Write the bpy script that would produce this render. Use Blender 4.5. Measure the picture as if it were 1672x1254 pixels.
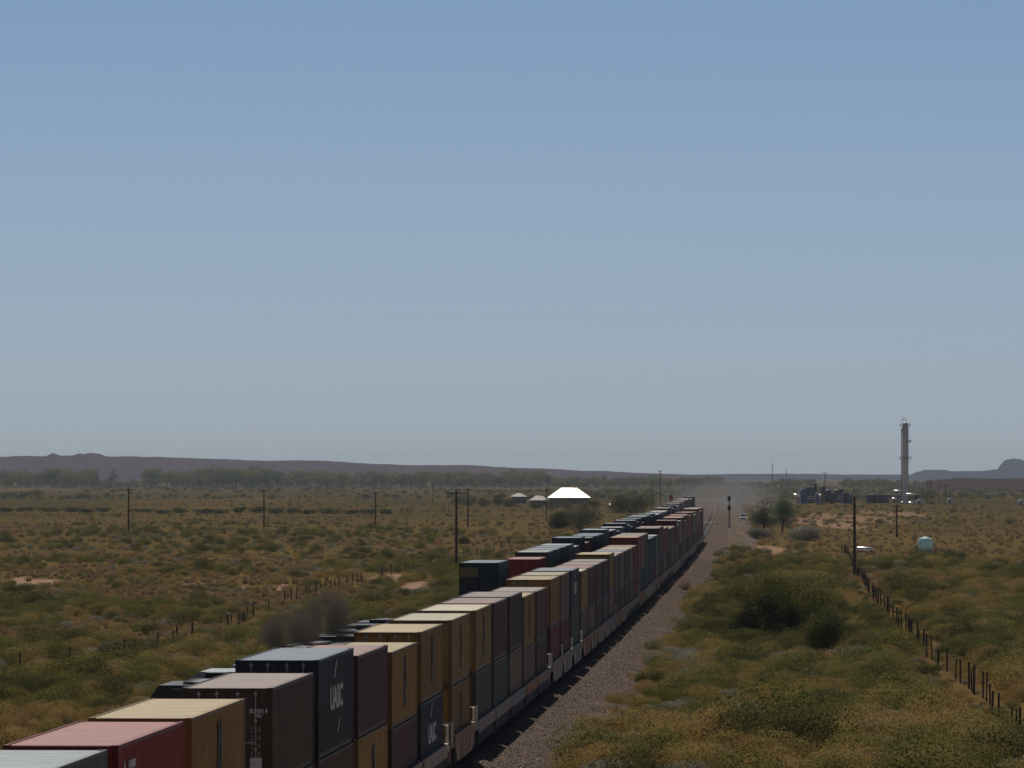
import bpy, math, random
from mathutils import Vector, noise
rad = math.radians
S = bpy.context.scene
COL = S.collection
for o in list(bpy.data.objects):
    bpy.data.objects.remove(o)
rnd = random.Random(11)

# ------------------------------------------------------------------ camera
F = 9700.0            # focal length in pixels of the 1672 px wide photograph
EYE = 11.55           # eye above the rail heads (z = 0)
GZ = -0.9             # level of the desert floor
cam = bpy.data.cameras.new('camera')
cam.sensor_width = 36.0
cam.lens = 36.0 * F / 1672.0
cam.clip_start = 1.0
cam.clip_end = 60000.0
camo = bpy.data.objects.new('camera', cam)
COL.objects.link(camo)
camo.location = (0, 0, EYE)
camo.rotation_euler = (rad(90) + math.atan(148.0 / F), 0, 0)
S.camera = camo

# ------------------------------------------------------------------ sky and sun
SUN_EL, SUN_AZ = 56.0, -9.0       # azimuth from the view axis, negative = to the left
world = bpy.data.worlds.new('World')
S.world = world
world.use_nodes = True
wn, wl = world.node_tree.nodes, world.node_tree.links
wn.clear()
wout = wn.new('ShaderNodeOutputWorld')
wbg = wn.new('ShaderNodeBackground')
wbg.inputs['Strength'].default_value = 0.085
sky = wn.new('ShaderNodeTexSky')
sky.sky_type = 'NISHITA'
sky.sun_disc = False
sky.sun_elevation = rad(SUN_EL)
sky.sun_rotation = rad(SUN_AZ)
sky.altitude = 1500
sky.air_density = 1.0
sky.dust_density = 0.6
sky.ozone_density = 2.0
# desert sky: blue paling towards the horizon, dimmed overhead to deepen the shade
tc = wn.new('ShaderNodeTexCoord')
sep = wn.new('ShaderNodeSeparateXYZ')
ramp = wn.new('ShaderNodeValToRGB')
ramp.color_ramp.elements[0].position = 0.0
ramp.color_ramp.elements[0].color = (0.40, 0.488, 0.71, 1)
ramp.color_ramp.elements[1].position = 1.0
ramp.color_ramp.elements[1].color = (0.15, 0.15, 0.17, 1)
for p_, c_ in ((0.045, (0.431, 0.481, 0.650)), (0.085, (0.402, 0.466, 0.590)), (0.22, (0.24, 0.27, 0.32)), (0.5, (0.16, 0.165, 0.19))):
    e = ramp.color_ramp.elements.new(p_)
    e.color = (*c_, 1)
mul = wn.new('ShaderNodeMix')
mul.data_type = 'RGBA'
mul.blend_type = 'MULTIPLY'
mul.inputs[0].default_value = 1.0
wl.new(tc.outputs['Generated'], sep.inputs[0])
wl.new(sep.outputs['Z'], ramp.inputs[0])
wl.new(sky.outputs[0], mul.inputs[6])
wl.new(ramp.outputs[0], mul.inputs[7])
wl.new(mul.outputs[2], wbg.inputs['Color'])
wl.new(wbg.outputs[0], wout.inputs['Surface'])

sun = bpy.data.lights.new('sun', 'SUN')
sun.energy = 3.6
sun.angle = rad(0.5)
sun.color = (1.0, 0.955, 0.88)
suno = bpy.data.objects.new('sun', sun)
COL.objects.link(suno)
sd = Vector((math.sin(rad(SUN_AZ)) * math.cos(rad(SUN_EL)),
             math.cos(rad(SUN_AZ)) * math.cos(rad(SUN_EL)), math.sin(rad(SUN_EL))))
suno.rotation_euler = (-sd).to_track_quat('-Z', 'Y').to_euler()
suno.location = (-60, 300, 300)

S.view_settings.view_transform = 'Standard'
S.view_settings.look = 'None'
S.view_settings.exposure = 0.14
S.view_settings.gamma = 1.0
S.render.engine = 'CYCLES'
S.cycles.use_denoising = True
S.cycles.max_bounces = 6
S.cycles.diffuse_bounces = 3
S.cycles.glossy_bounces = 3
S.cycles.transparent_max_bounces = 8
S.cycles.volume_bounces = 0
S.cycles.volume_step_rate = 1.0
S.cycles.sample_clamp_indirect = 6

# ------------------------------------------------------------------ helpers
def tag(o, label, cat, group=None, kind=None):
    if label: o['label'] = label
    if cat: o['category'] = cat
    if group: o['group'] = group
    if kind: o['kind'] = kind
    return o

def link(name, me, parent=None, loc=(0, 0, 0), rz=0.0):
    o = bpy.data.objects.new(name, me)
    COL.objects.link(o)
    o.location = loc
    o.rotation_euler = (0, 0, rz)
    if parent is not None:
        o.parent = parent
    return o

def thing(name, label, cat, loc=(0, 0, 0), rz=0.0, group=None):
    return tag(link(name, None, None, loc, rz), label, cat, group)

class MB:
    """collects boxes, bars, tubes and sheets into one mesh"""
    def __init__(self):
        self.v, self.f, self.sm = [], [], []
    def add(self, vs, fs, smooth=False):
        b = len(self.v)
        self.v += [tuple(p) for p in vs]
        for q in fs:
            self.f.append(tuple(b + i for i in q))
            self.sm.append(smooth)
        return self
    def box(self, x0, x1, y0, y1, z0, z1):
        return self.add([(x0, y0, z0), (x1, y0, z0), (x1, y1, z0), (x0, y1, z0),
                         (x0, y0, z1), (x1, y0, z1), (x1, y1, z1), (x0, y1, z1)],
                        [(0, 3, 2, 1), (4, 5, 6, 7), (0, 1, 5, 4), (1, 2, 6, 5), (2, 3, 7, 6), (3, 0, 4, 7)])
    def tube(self, pts, r, n=8, cap=True, r1=None):
        pts = [Vector(p) for p in pts]
        rings = []
        for i, p in enumerate(pts):
            d = (pts[min(i + 1, len(pts) - 1)] - pts[max(i - 1, 0)]).normalized()
            a = Vector((0, 0, 1)) if abs(d.z) < 0.9 else Vector((1, 0, 0))
            u = d.cross(a).normalized()
            w = d.cross(u)
            rr = r if r1 is None else r + (r1 - r) * i / (len(pts) - 1)
            rings.append([p + (u * math.cos(t) + w * math.sin(t)) * rr
                          for t in [2 * math.pi * k / n for k in range(n)]])
        vs = [q for rg in rings for q in rg]
        fs = []
        for i in range(len(rings) - 1):
            for k in range(n):
                fs.append((i * n + k, i * n + (k + 1) % n, (i + 1) * n + (k + 1) % n, (i + 1) * n + k))
        self.add(vs, fs, n > 5)
        if cap:
            self.add(rings[0], [tuple(range(n))])
            self.add(rings[-1], [tuple(reversed(range(n)))])
        return self
    def lathe(self, prof, n=20, c=(0, 0, 0)):
        vs, fs = [], []
        for (r, z) in prof:
            for k in range(n):
                t = 2 * math.pi * k / n
                vs.append((c[0] + r * math.cos(t), c[1] + r * math.sin(t), c[2] + z))
        for i in range(len(prof) - 1):
            for k in range(n):
                fs.append((i * n + k, i * n + (k + 1) % n, (i + 1) * n + (k + 1) % n, (i + 1) * n + k))
        return self.add(vs, fs, True)
    def prism(self, outline, axis, a0, a1):
        """outline in the two other axes extruded along axis"""
        n = len(outline)
        def mk(p, a):
            return (a, p[0], p[1]) if axis == 'x' else ((p[0], a, p[1]) if axis == 'y' else (p[0], p[1], a))
        vs = [mk(p, a0) for p in outline] + [mk(p, a1) for p in outline]
        fs = [tuple(range(n)), tuple(reversed(range(n, 2 * n)))]
        fs += [(i, n + i, n + (i + 1) % n, (i + 1) % n) for i in range(n)]
        return self.add(vs, fs)
    def mesh(self, name, mat):
        me = bpy.data.meshes.new(name)
        me.from_pydata(self.v, [], self.f)
        me.polygons.foreach_set('use_smooth', self.sm)
        if mat: me.materials.append(mat)
        me.validate()
        return me
    def obj(self, name, mat, parent=None, loc=(0, 0, 0), rz=0.0):
        return link(name, self.mesh(name, mat), parent, loc, rz)

def newmat(name):
    m = bpy.data.materials.new(name)
    m.use_nodes = True
    nt = m.node_tree
    nt.nodes.clear()
    out = nt.nodes.new('ShaderNodeOutputMaterial')
    return m, nt.nodes, nt.links, out

def principled(N, L, out, rough=0.6, spec=0.4, metal=0.0):
    b = N.new('ShaderNodeBsdfPrincipled')
    b.inputs['Roughness'].default_value = rough
    b.inputs['Metallic'].default_value = metal
    b.inputs['Specular IOR Level'].default_value = spec
    L.new(b.outputs[0], out.inputs['Surface'])
    return b

def matte(N, L, out):
    b = N.new('ShaderNodeBsdfDiffuse')
    b.inputs['Roughness'].default_value = 0.6
    L.new(b.outputs[0], out.inputs['Surface'])
    return b

def noisetex(N, L, vec, scale, detail=4, rough=0.55):
    t = N.new('ShaderNodeTexNoise')
    t.inputs['Scale'].default_value = scale
    t.inputs['Detail'].default_value = detail
    t.inputs['Roughness'].default_value = rough
    if vec: L.new(vec, t.inputs['Vector'])
    return t.outputs['Fac']

def ramp2(N, L, fac, stops):
    r = N.new('ShaderNodeValToRGB')
    cr = r.color_ramp
    while len(cr.elements) < len(stops):
        cr.elements.new(0.5)
    for el, (p, c) in zip(cr.elements, stops):
        el.position = p
        el.color = (*c, 1) if len(c) == 3 else c
    L.new(fac, r.inputs[0])
    return r.outputs[0]

def mixc(N, L, fac, a, b, mode='MIX'):
    m = N.new('ShaderNodeMix')
    m.data_type = 'RGBA'
    m.blend_type = mode
    for sock, v in ((m.inputs[0], fac), (m.inputs[6], a), (m.inputs[7], b)):
        if hasattr(v, 'links'): L.new(v, sock)
        elif isinstance(v, (int, float)): sock.default_value = v
        else: sock.default_value = (*v, 1)
    return m.outputs[2]

def math_(N, L, op, a, b=None, clamp=False):
    m = N.new('ShaderNodeMath')
    m.operation = op
    m.use_clamp = clamp
    for i, v in enumerate((a, b)):
        if v is None: continue
        if hasattr(v, 'links'): L.new(v, m.inputs[i])
        else: m.inputs[i].default_value = v
    return m.outputs[0]

_plain = {}
def plain(name, c, rough=0.6, metal=0.0, spec=0.4, var=0.25, scale=3.0):
    """a painted, metal or timber surface with a little wear"""
    if name in _plain: return _plain[name]
    m, N, L, out = newmat(name)
    b = principled(N, L, out, rough, spec, metal)
    t = N.new('ShaderNodeTexCoord')
    n = noisetex(N, L, t.outputs['Object'], scale, 5, 0.6)
    lo = tuple(x * (1 - var) for x in c)
    hi = tuple(min(1, x * (1 + var)) for x in c)
    L.new(ramp2(N, L, n, [(0.3, lo), (0.7, hi)]), b.inputs['Base Color'])
    _plain[name] = m
    return m

def paint(name, c, dusty=False):
    """sun-faded container paint: streaks, scuffs, rust freckles; roofs carry dust, with sky glare put into their colour"""
    if name in _plain: return _plain[name]
    m, N, L, out = newmat(name)
    b = principled(N, L, out, 0.60 if dusty else 0.52, 0.25 if dusty else 0.3)
    t = N.new('ShaderNodeTexCoord')
    oi = N.new('ShaderNodeObjectInfo')
    ad = N.new('ShaderNodeVectorMath')
    ad.operation = 'ADD'
    L.new(t.outputs['Object'], ad.inputs[0])
    sc = N.new('ShaderNodeVectorMath')
    sc.operation = 'SCALE'
    sc.inputs[0].default_value = (37, 53, 11)
    L.new(oi.outputs['Random'], sc.inputs['Scale'])
    L.new(sc.outputs[0], ad.inputs[1])
    mp = N.new('ShaderNodeMapping')
    mp.inputs['Scale'].default_value = (0.30, 1.5, 1.0) if dusty else (1, 1.6, 0.25)
    L.new(ad.outputs[0], mp.inputs[0])
    streak = noisetex(N, L, mp.outputs[0], 2.6, 7, 0.72)
    blot = noisetex(N, L, ad.outputs[0], 0.5, 4)
    spots = noisetex(N, L, ad.outputs[0], 5.5, 6, 0.7)
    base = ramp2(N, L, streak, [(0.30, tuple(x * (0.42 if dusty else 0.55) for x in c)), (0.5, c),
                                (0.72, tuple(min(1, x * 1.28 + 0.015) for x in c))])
    base = mixc(N, L, ramp2(N, L, blot, [(0.42, (0, 0, 0)), (0.75, (0.45, 0.45, 0.45))]), base,
                tuple(x * 0.6 + 0.012 for x in c))
    rust = ramp2(N, L, spots, [(0.64, (0, 0, 0)), (0.70, (0.8, 0.8, 0.8))])
    base = mixc(N, L, rust, base, (0.10, 0.05, 0.03))
    tint = N.new('ShaderNodeHueSaturation')
    mv = N.new('ShaderNodeMapRange')
    mv.inputs['To Min'].default_value = 0.84
    mv.inputs['To Max'].default_value = 1.16
    L.new(oi.outputs['Random'], mv.inputs['Value'])
    L.new(mv.outputs[0], tint.inputs['Value'])
    L.new(base, tint.inputs['Color'])
    L.new(tint.outputs[0], b.inputs['Base Color'])
    _plain[name] = m
    return m

def foliage(name, cols, transl=0.3):
    m, N, L, out = newmat(name)
    oi = N.new('ShaderNodeObjectInfo')
    t = N.new('ShaderNodeTexCoord')
    n = noisetex(N, L, t.outputs['Object'], 2.3, 3)
    k = math_(N, L, 'ADD', math_(N, L, 'MULTIPLY', oi.outputs['Random'], 0.7), math_(N, L, 'MULTIPLY', n, 0.45))
    st = [(0.12 + 0.76 * i / (len(cols) - 1), c) for i, c in enumerate(cols)]
    c = ramp2(N, L, k, st)
    b = N.new('ShaderNodeBsdfDiffuse')
    L.new(c, b.inputs['Color'])
    tr = N.new('ShaderNodeBsdfTranslucent')
    L.new(c, tr.inputs['Color'])
    mx = N.new('ShaderNodeMixShader')
    mx.inputs[0].default_value = transl
    L.new(b.outputs[0], mx.inputs[1])
    L.new(tr.outputs[0], mx.inputs[2])
    L.new(mx.outputs[0], out.inputs['Surface'])
    return m

# pixel of the photograph + distance  ->  point of the place (layout only)
def at(px, py, d):
    return Vector(((px - 836) * d / F, d, EYE + (775 - py) * d / F))
def gd(py, drop=EYE - GZ):
    return F * drop / (py - 775.0)

# ------------------------------------------------------------------ the track's course
TP = [(-200, -28.4), (0, -15.6), (60, -12.0), (124.5, -8.23), (212.5, -3.35), (247, -1.55), (321, 2.1), (421, 6.85),
      (507, 10.75), (760, 22.0), (1028, 33.1), (1390, 46.9), (1700, 58.3), (3200, 110), (9000, 300)]
def XR(z):
    """right flank of the right-hand train"""
    for i in range(len(TP) - 1):
        if z <= TP[i + 1][0] or i == len(TP) - 2:
            break
    z0, x0 = TP[i]; z1, x1 = TP[i + 1]
    def sl(j):
        if j <= 0 or j >= len(TP) - 1:
            j = min(max(j, 0), len(TP) - 2)
            return (TP[j + 1][1] - TP[j][1]) / (TP[j + 1][0] - TP[j][0])
        return (TP[j + 1][1] - TP[j - 1][1]) / (TP[j + 1][0] - TP[j - 1][0])
    h = z1 - z0
    t = (z - z0) / h
    a, b = sl(i) * h, sl(i + 1) * h
    return ((2 * t**3 - 3 * t * t + 1) * x0 + (t**3 - 2 * t * t + t) * a +
            (-2 * t**3 + 3 * t * t) * x1 + (t**3 - t * t) * b)
def slope(z): return (XR(z + 4) - XR(z - 4)) / 8.0
def yaw(z): return -math.atan(slope(z))
CR = lambda z: XR(z) - 1.30
CLt = lambda z: CR(z) - 4.85
ROADX = lambda z: XR(z) + 7.2

# ------------------------------------------------------------------ ground
def gz(x, y):
    n = noise.noise(Vector((x * 0.012, y * 0.012, 3.1))) * 0.45 + noise.noise(Vector((x * 0.06, y * 0.06, 8.2))) * 0.16
    near = min(1.0, max(0.0, (abs(x - (XR(y) - 3.0)) - 9.0) / 14.0))
    fade = 1.0 if y < 3000 else max(0.0, 1 - (y - 3000) / 2000)
    return GZ + n * near * fade

PATCHES = ((55, 952, 55, 5), (20, 950, 22, 6), (150, 955, 22, 4), (320, 955, 26, 4), (395, 960, 26, 5), (445, 958, 32, 6),
                             (640, 945, 40, 7), (690, 958, 45, 12), (600, 995, 40, 12), (545, 1005, 25, 7), (135, 1010, 12, 4),
                             (1530, 1165, 34, 26), (1560, 1200, 30, 12), (1335, 1246, 30, 9), (1500, 1128, 22, 8), (1245, 1090, 16, 4), (1150, 1165, 14, 5), (1420, 1150, 18, 5), (1090, 1238, 18, 5), (70, 1140, 30, 10), (40, 1175, 26, 7), (1320, 850, 50, 14), (1380, 845, 70, 9), (1450, 838, 50, 6),
                             (1010, 1078, 34, 8), (1560, 800, 120, 8), (1270, 900, 38, 11), (60, 800, 90, 2))
PATCH_W = []
for (px, py, wx, wy) in PATCHES:
    d = gd(py)
    PATCH_W.append(((px - 836) * d / F, d, wx * d / F, abs(gd(py - wy) - gd(py + wy)) / 2))
def bare(x, y):
    return any(((x - a) / c) ** 2 + ((y - b) / e) ** 2 < 0.75 for a, b, c, e in PATCH_W)

def ground_material():
    m, N, L, out = newmat('desert_floor')
    b = matte(N, L, out)
    g = N.new('ShaderNodeNewGeometry')
    P = g.outputs['Position']
    def mapped(s):
        mp = N.new('ShaderNodeMapping')
        mp.inputs['Scale'].default_value = s
        L.new(P, mp.inputs[0])
        return mp.outputs[0]
    big = noisetex(N, L, mapped((1, 0.45, 1)), 0.011, 5, 0.6)
    mid = noisetex(N, L, mapped((1, 0.5, 1)), 0.055, 6, 0.65)
    fine = noisetex(N, L, P, 1.3, 6, 0.7)
    far = noisetex(N, L, mapped((1, 0.10, 1)), 0.012, 6, 0.62)
    soil = ramp2(N, L, mid, [(0.3, (0.112, 0.080, 0.037)), (0.55, (0.183, 0.117, 0.051)), (0.78, (0.310, 0.179, 0.095))])
    grass = ramp2(N, L, fine, [(0.3, (0.143, 0.101, 0.037)), (0.7, (0.287, 0.179, 0.056))])
    c = mixc(N, L, ramp2(N, L, big, [(0.40, (0, 0, 0)), (0.56, (1, 1, 1))]), soil, grass)
    c = mixc(N, L, ramp2(N, L, fine, [(0.35, (0.55, 0.55, 0.55)), (0.5, (0, 0, 0))]), c, (0.116, 0.106, 0.061))
    # distant scrub bands: grey-olive cover alternating with tawny grass
    sp = N.new('ShaderNodeSeparateXYZ')
    L.new(P, sp.inputs[0])
    dist = N.new('ShaderNodeMapRange')
    dist.inputs['From Min'].default_value = 600
    dist.inputs['From Max'].default_value = 2600
    L.new(sp.outputs['Y'], dist.inputs['Value'])
    scrub = ramp2(N, L, far, [(0.36, (0.074, 0.066, 0.028)), (0.50, (0.109, 0.083, 0.035)), (0.60, (0.163, 0.107, 0.042)), (0.72, (0.256, 0.147, 0.065))])
    c = mixc(N, L, math_(N, L, 'MULTIPLY', dist.outputs[0], 0.85), c, scrub)
    # bare pale sand, washed clear of plants
    patch = None
    for (px, py, wx, wy) in PATCHES:
        d = gd(py)
        p = at(px, py, d)
        rx = wx * d / F
        ry = abs(gd(py - wy) - gd(py + wy)) / 2
        v = N.new('ShaderNodeVectorMath')
        v.operation = 'SUBTRACT'
        L.new(P, v.inputs[0])
        v.inputs[1].default_value = (p.x, p.y, 0)
        v2 = N.new('ShaderNodeVectorMath')
        v2.operation = 'MULTIPLY'
        L.new(v.outputs[0], v2.inputs[0])
        v2.inputs[1].default_value = (1 / rx, 1 / ry, 0)
        ln = N.new('ShaderNodeVectorMath')
        ln.operation = 'LENGTH'
        L.new(v2.outputs[0], ln.inputs[0])
        s = math_(N, L, 'SUBTRACT', 1.0, ln.outputs['Value'], True)
        patch = s if patch is None else math_(N, L, 'MAXIMUM', patch, s)
    edge = noisetex(N, L, P, 0.35, 5, 0.7)
    pm = math_(N, L, 'SUBTRACT', math_(N, L, 'ADD', patch, math_(N, L, 'MULTIPLY', edge, 0.9)), 0.45)
    pm = math_(N, L, 'MULTIPLY', pm, math_(N, L, 'GREATER_THAN', patch, 0.001))
    pm = math_(N, L, 'MULTIPLY', pm, 3.0, True)
    pm = math_(N, L, 'MULTIPLY', pm, math_(N, L, 'SUBTRACT', 1.0, math_(N, L, 'MULTIPLY', dist.outputs[0], 0.8)))
    c = mixc(N, L, pm, c, ramp2(N, L, fine, [(0.3, (0.365, 0.210, 0.128)), (0.7, (0.594, 0.392, 0.270))]))
    L.new(c, b.inputs['Color'])
    bp = N.new('ShaderNodeBump')
    bp.inputs['Strength'].default_value = 0.6
    bp.inputs['Distance'].default_value = 0.25
    L.new(fine, bp.inputs['Height'])
    L.new(bp.outputs[0], b.inputs['Normal'])
    return m

def build_ground():
    ys = [-700, -300, -100, 0, 60, 110]
    y = 150.0
    while y < 3200:
        ys.append(y); y += max(3.0, y * 0.010)
    while y < 19000:
        ys.append(y); y *= 1.07
    ys.append(19000)
    nx = 120
    vs, fs = [], []
    for yy in ys:
        hw = 150 + max(0, yy) * 0.95
        for i in range(nx + 1):
            u = 2 * i / nx - 1
            x = hw * (0.14 * u + 0.86 * u**5) + XR(max(0, min(yy, 3000))) * (1 - abs(u)) * 0
            vs.append((x, yy, gz(x, yy)))
    for j in range(len(ys) - 1):
        for i in range(nx):
            a = j * (nx + 1) + i
            fs.append((a, a + 1, a + nx + 2, a + nx + 1))
    mb = MB().add(vs, fs, True)
    return tag(mb.obj('ground', ground_material()), None, None, kind='structure')
build_ground()

def strip(name, mat, cross, zs, sub=1):
    """cross-section points (offset from the track, height) swept along the track"""
    vs, fs = [], []
    n = len(cross(zs[0]))
    for z in zs:
        for (x, h) in cross(z):
            vs.append((x, z, h))
    for j in range(len(zs) - 1):
        for i in range(n - 1):
            a = j * n + i
            fs.append((a, a + 1, a + n + 1, a + n))
    return tag(MB().add(vs, fs, True).obj(name, mat), None, None, kind='structure')

def gravel_material():
    m, N, L, out = newmat('ballast_gravel')
    b = matte(N, L, out)
    g = N.new('ShaderNodeNewGeometry')
    P = g.outputs['Position']
    v = N.new('ShaderNodeTexVoronoi')
    v.inputs['Scale'].default_value = 15.0
    L.new(P, v.inputs['Vector'])
    st = ramp2(N, L, v.outputs['Color'], [(0.1, (0.131, 0.098, 0.079)), (0.5, (0.236, 0.175, 0.139)), (0.85, (0.350, 0.263, 0.207)), (0.97, (0.665, 0.542, 0.450))])
    big = noisetex(N, L, P, 0.30, 5, 0.65)
    c = mixc(N, L, ramp2(N, L, big, [(0.36, (0.7, 0.7, 0.7)), (0.6, (0, 0, 0))]), st, (0.166, 0.126, 0.101))
    L.new(c, b.inputs['Color'])
    bp = N.new('ShaderNodeBump')
    bp.inputs['Strength'].default_value = 0.9
    bp.inputs['Distance'].default_value = 0.08
    L.new(v.outputs['Distance'], bp.inputs['Height'])
    L.new(bp.outputs[0], b.inputs['Normal'])
    return m
zs = [-150, -50, 20] + [60 + 8 * i for i in range(120)] + [1020 + 30 * i for i in range(70)]
def cross_ballast(z):
    c, l = CR(z), CLt(z)
    w = 0.35 * noise.noise(Vector((z * 0.11, 0.3, 0))) + 0.5 * noise.noise(Vector((z * 0.025, 7.3, 0)))
    return [(l - 6.2, GZ - 0.5), (l - 5.0, GZ + 0.05), (l - 3.6, -0.62), (l - 2.1, -0.17), (l + 1.5, -0.17), (c - 1.5, -0.17),
            (c + 1.9, -0.17), (c + 3.3, -0.60), (c + 4.6 + w, -0.78), (c + 5.6 + w, GZ + 0.02), (c + 6.6 + w, GZ - 0.5)]
strip('ballast_bed', gravel_material(), cross_ballast, zs)

def road_material():
    m, N, L, out = newmat('graded_dirt')
    b = matte(N, L, out)
    g = N.new('ShaderNodeNewGeometry')
    mp = N.new('ShaderNodeMapping')
    mp.inputs['Scale'].default_value = (0.9, 0.05, 1)
    mp.inputs['Rotation'].default_value = (0, 0, 0.037)
    L.new(g.outputs['Position'], mp.inputs[0])
    n = noisetex(N, L, mp.outputs[0], 1.0, 6, 0.65)
    n2 = noisetex(N, L, g.outputs['Position'], 0.12, 6, 0.7)
    c = ramp2(N, L, n, [(0.3, (0.130, 0.101, 0.081)), (0.5, (0.208, 0.159, 0.124)), (0.7, (0.286, 0.215, 0.169))])
    c = mixc(N, L, ramp2(N, L, n2, [(0.5, (0, 0, 0)), (0.7, (0.8, 0.8, 0.8))]), c, (0.111, 0.086, 0.054))
    L.new(c, b.inputs['Color'])
    return m
dust_road_m = road_material()
strip('dirt_road', dust_road_m, lambda z: [(XR(z) + 3.4, GZ - 0.1), (XR(z) + 3.9, GZ + 0.09), (ROADX(z), GZ + 0.14), (ROADX(z) + 1.7, GZ + 0.10), (ROADX(z) + 2.4, GZ - 0.1)],
      [1010 + 25 * i for i in range(90)])
# graded crossing over both tracks
def crossing():
    zc = 1435.0
    x0 = CLt(zc) - 6
    mb = MB()
    mb.box(x0 + 3, CR(zc) + 2.3, zc - 7, zc + 7, -0.3, 0.03)
    return tag(mb.obj('level_crossing', plain('crossing_planks', (0.24, 0.22, 0.19), 0.9, 0, 0.2, 0.2)),
               'pale graded level crossing over the tracks beyond the end of the right train', 'crossing')
crossing()

# ------------------------------------------------------------------ tracks
rail_m = plain('rail_steel', (0.16, 0.12, 0.10), 0.45, 0.6)
tie_m = plain('tie_timber', (0.07, 0.055, 0.045), 0.9)
def track(label, cf):
    t = thing('railway_track', label, 'railway track', (cf(200), 200, 0))
    for s in (-0.7525, 0.7525):
        mb = MB()
        z = 40.0
        prev = None
        vs, fs = [], []
        prof = [(-0.07, -0.155), (-0.07, -0.13), (-0.012, -0.10), (-0.036, -0.04), (-0.036, 0), (0.036, 0), (0.036, -0.04), (0.012, -0.10), (0.07, -0.13), (0.07, -0.155)]
        k = 0
        while z < 2400:
            for p in prof:
                vs.append((cf(z) + s + p[0] - cf(200), z - 200, p[1]))
            if k:
                n = len(prof)
                for i in range(n - 1):
                    a = (k - 1) * n + i
                    fs.append((a, a + 1, a + n + 1, a + n))
            k += 1
            z += 8 if z < 1000 else 25
        mb.add(vs, fs)
        mb.obj('rail', rail_m, t)
    mb = MB()
    z = 40.0
    while z < 1700:
        x = cf(z) - cf(200)
        mb.box(x - 1.3, x + 1.3, z - 200 - 0.11, z - 200 + 0.11, -0.30, -0.156)
        z += 0.55
    tag(mb.obj('sleepers', tie_m, t), None, None, kind='stuff')
track('steel railway track carrying the long container train on the right', CR)
track('steel railway track under the locomotives on the left', CLt)

# ------------------------------------------------------------------ containers
CW, CLN = 1.219, 12.19
H8, H9 = 2.591, 2.896
PAL = {  # wall colour, roof colour (faded, dusty, sky glare painted in), words
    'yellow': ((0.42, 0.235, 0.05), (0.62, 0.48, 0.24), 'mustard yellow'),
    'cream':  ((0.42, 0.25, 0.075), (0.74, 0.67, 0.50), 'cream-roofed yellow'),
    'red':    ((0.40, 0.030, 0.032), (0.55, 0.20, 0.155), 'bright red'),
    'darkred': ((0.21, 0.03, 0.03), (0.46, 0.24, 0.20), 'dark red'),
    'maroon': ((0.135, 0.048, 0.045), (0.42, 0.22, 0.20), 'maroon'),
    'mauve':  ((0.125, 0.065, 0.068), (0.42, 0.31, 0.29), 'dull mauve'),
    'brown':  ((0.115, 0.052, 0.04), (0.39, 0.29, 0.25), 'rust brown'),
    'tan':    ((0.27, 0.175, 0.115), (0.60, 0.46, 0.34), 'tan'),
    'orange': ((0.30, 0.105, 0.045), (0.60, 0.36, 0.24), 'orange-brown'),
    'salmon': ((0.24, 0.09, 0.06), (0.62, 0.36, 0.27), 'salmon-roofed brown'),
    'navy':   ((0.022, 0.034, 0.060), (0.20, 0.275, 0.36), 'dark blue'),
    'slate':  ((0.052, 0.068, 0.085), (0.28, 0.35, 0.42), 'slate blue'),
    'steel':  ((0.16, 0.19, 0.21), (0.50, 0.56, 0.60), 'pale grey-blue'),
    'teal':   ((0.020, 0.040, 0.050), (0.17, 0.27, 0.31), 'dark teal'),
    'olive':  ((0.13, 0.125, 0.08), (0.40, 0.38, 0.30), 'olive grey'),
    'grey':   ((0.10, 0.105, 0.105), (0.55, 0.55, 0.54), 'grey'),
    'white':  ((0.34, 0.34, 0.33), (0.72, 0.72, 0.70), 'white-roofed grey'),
}
gasket_m = plain('door_gasket', (0.025, 0.025, 0.025), 0.8)
rod_m = plain('galvanised_rod', (0.28, 0.30, 0.32), 0.45, 0.6)

def corr(n0, n1, pitch, depth):
    """trapezoid corrugation: list of (position, inset)"""
    pts = []
    cnt = max(1, int(round((n1 - n0) / pitch)))
    p = (n1 - n0) / cnt
    for i in range(cnt):
        a = n0 + i * p
        pts += [(a, 0), (a + 0.27 * p, 0), (a + 0.5 * p, depth), (a + 0.77 * p, depth)]
    pts.append((n1, 0))
    return pts

PAL = {k: (tuple(q * 0.70 for q in a), tuple(q ** 1.38 * 0.66 for q in b), w) for k, (a, b, w) in PAL.items()}

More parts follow.
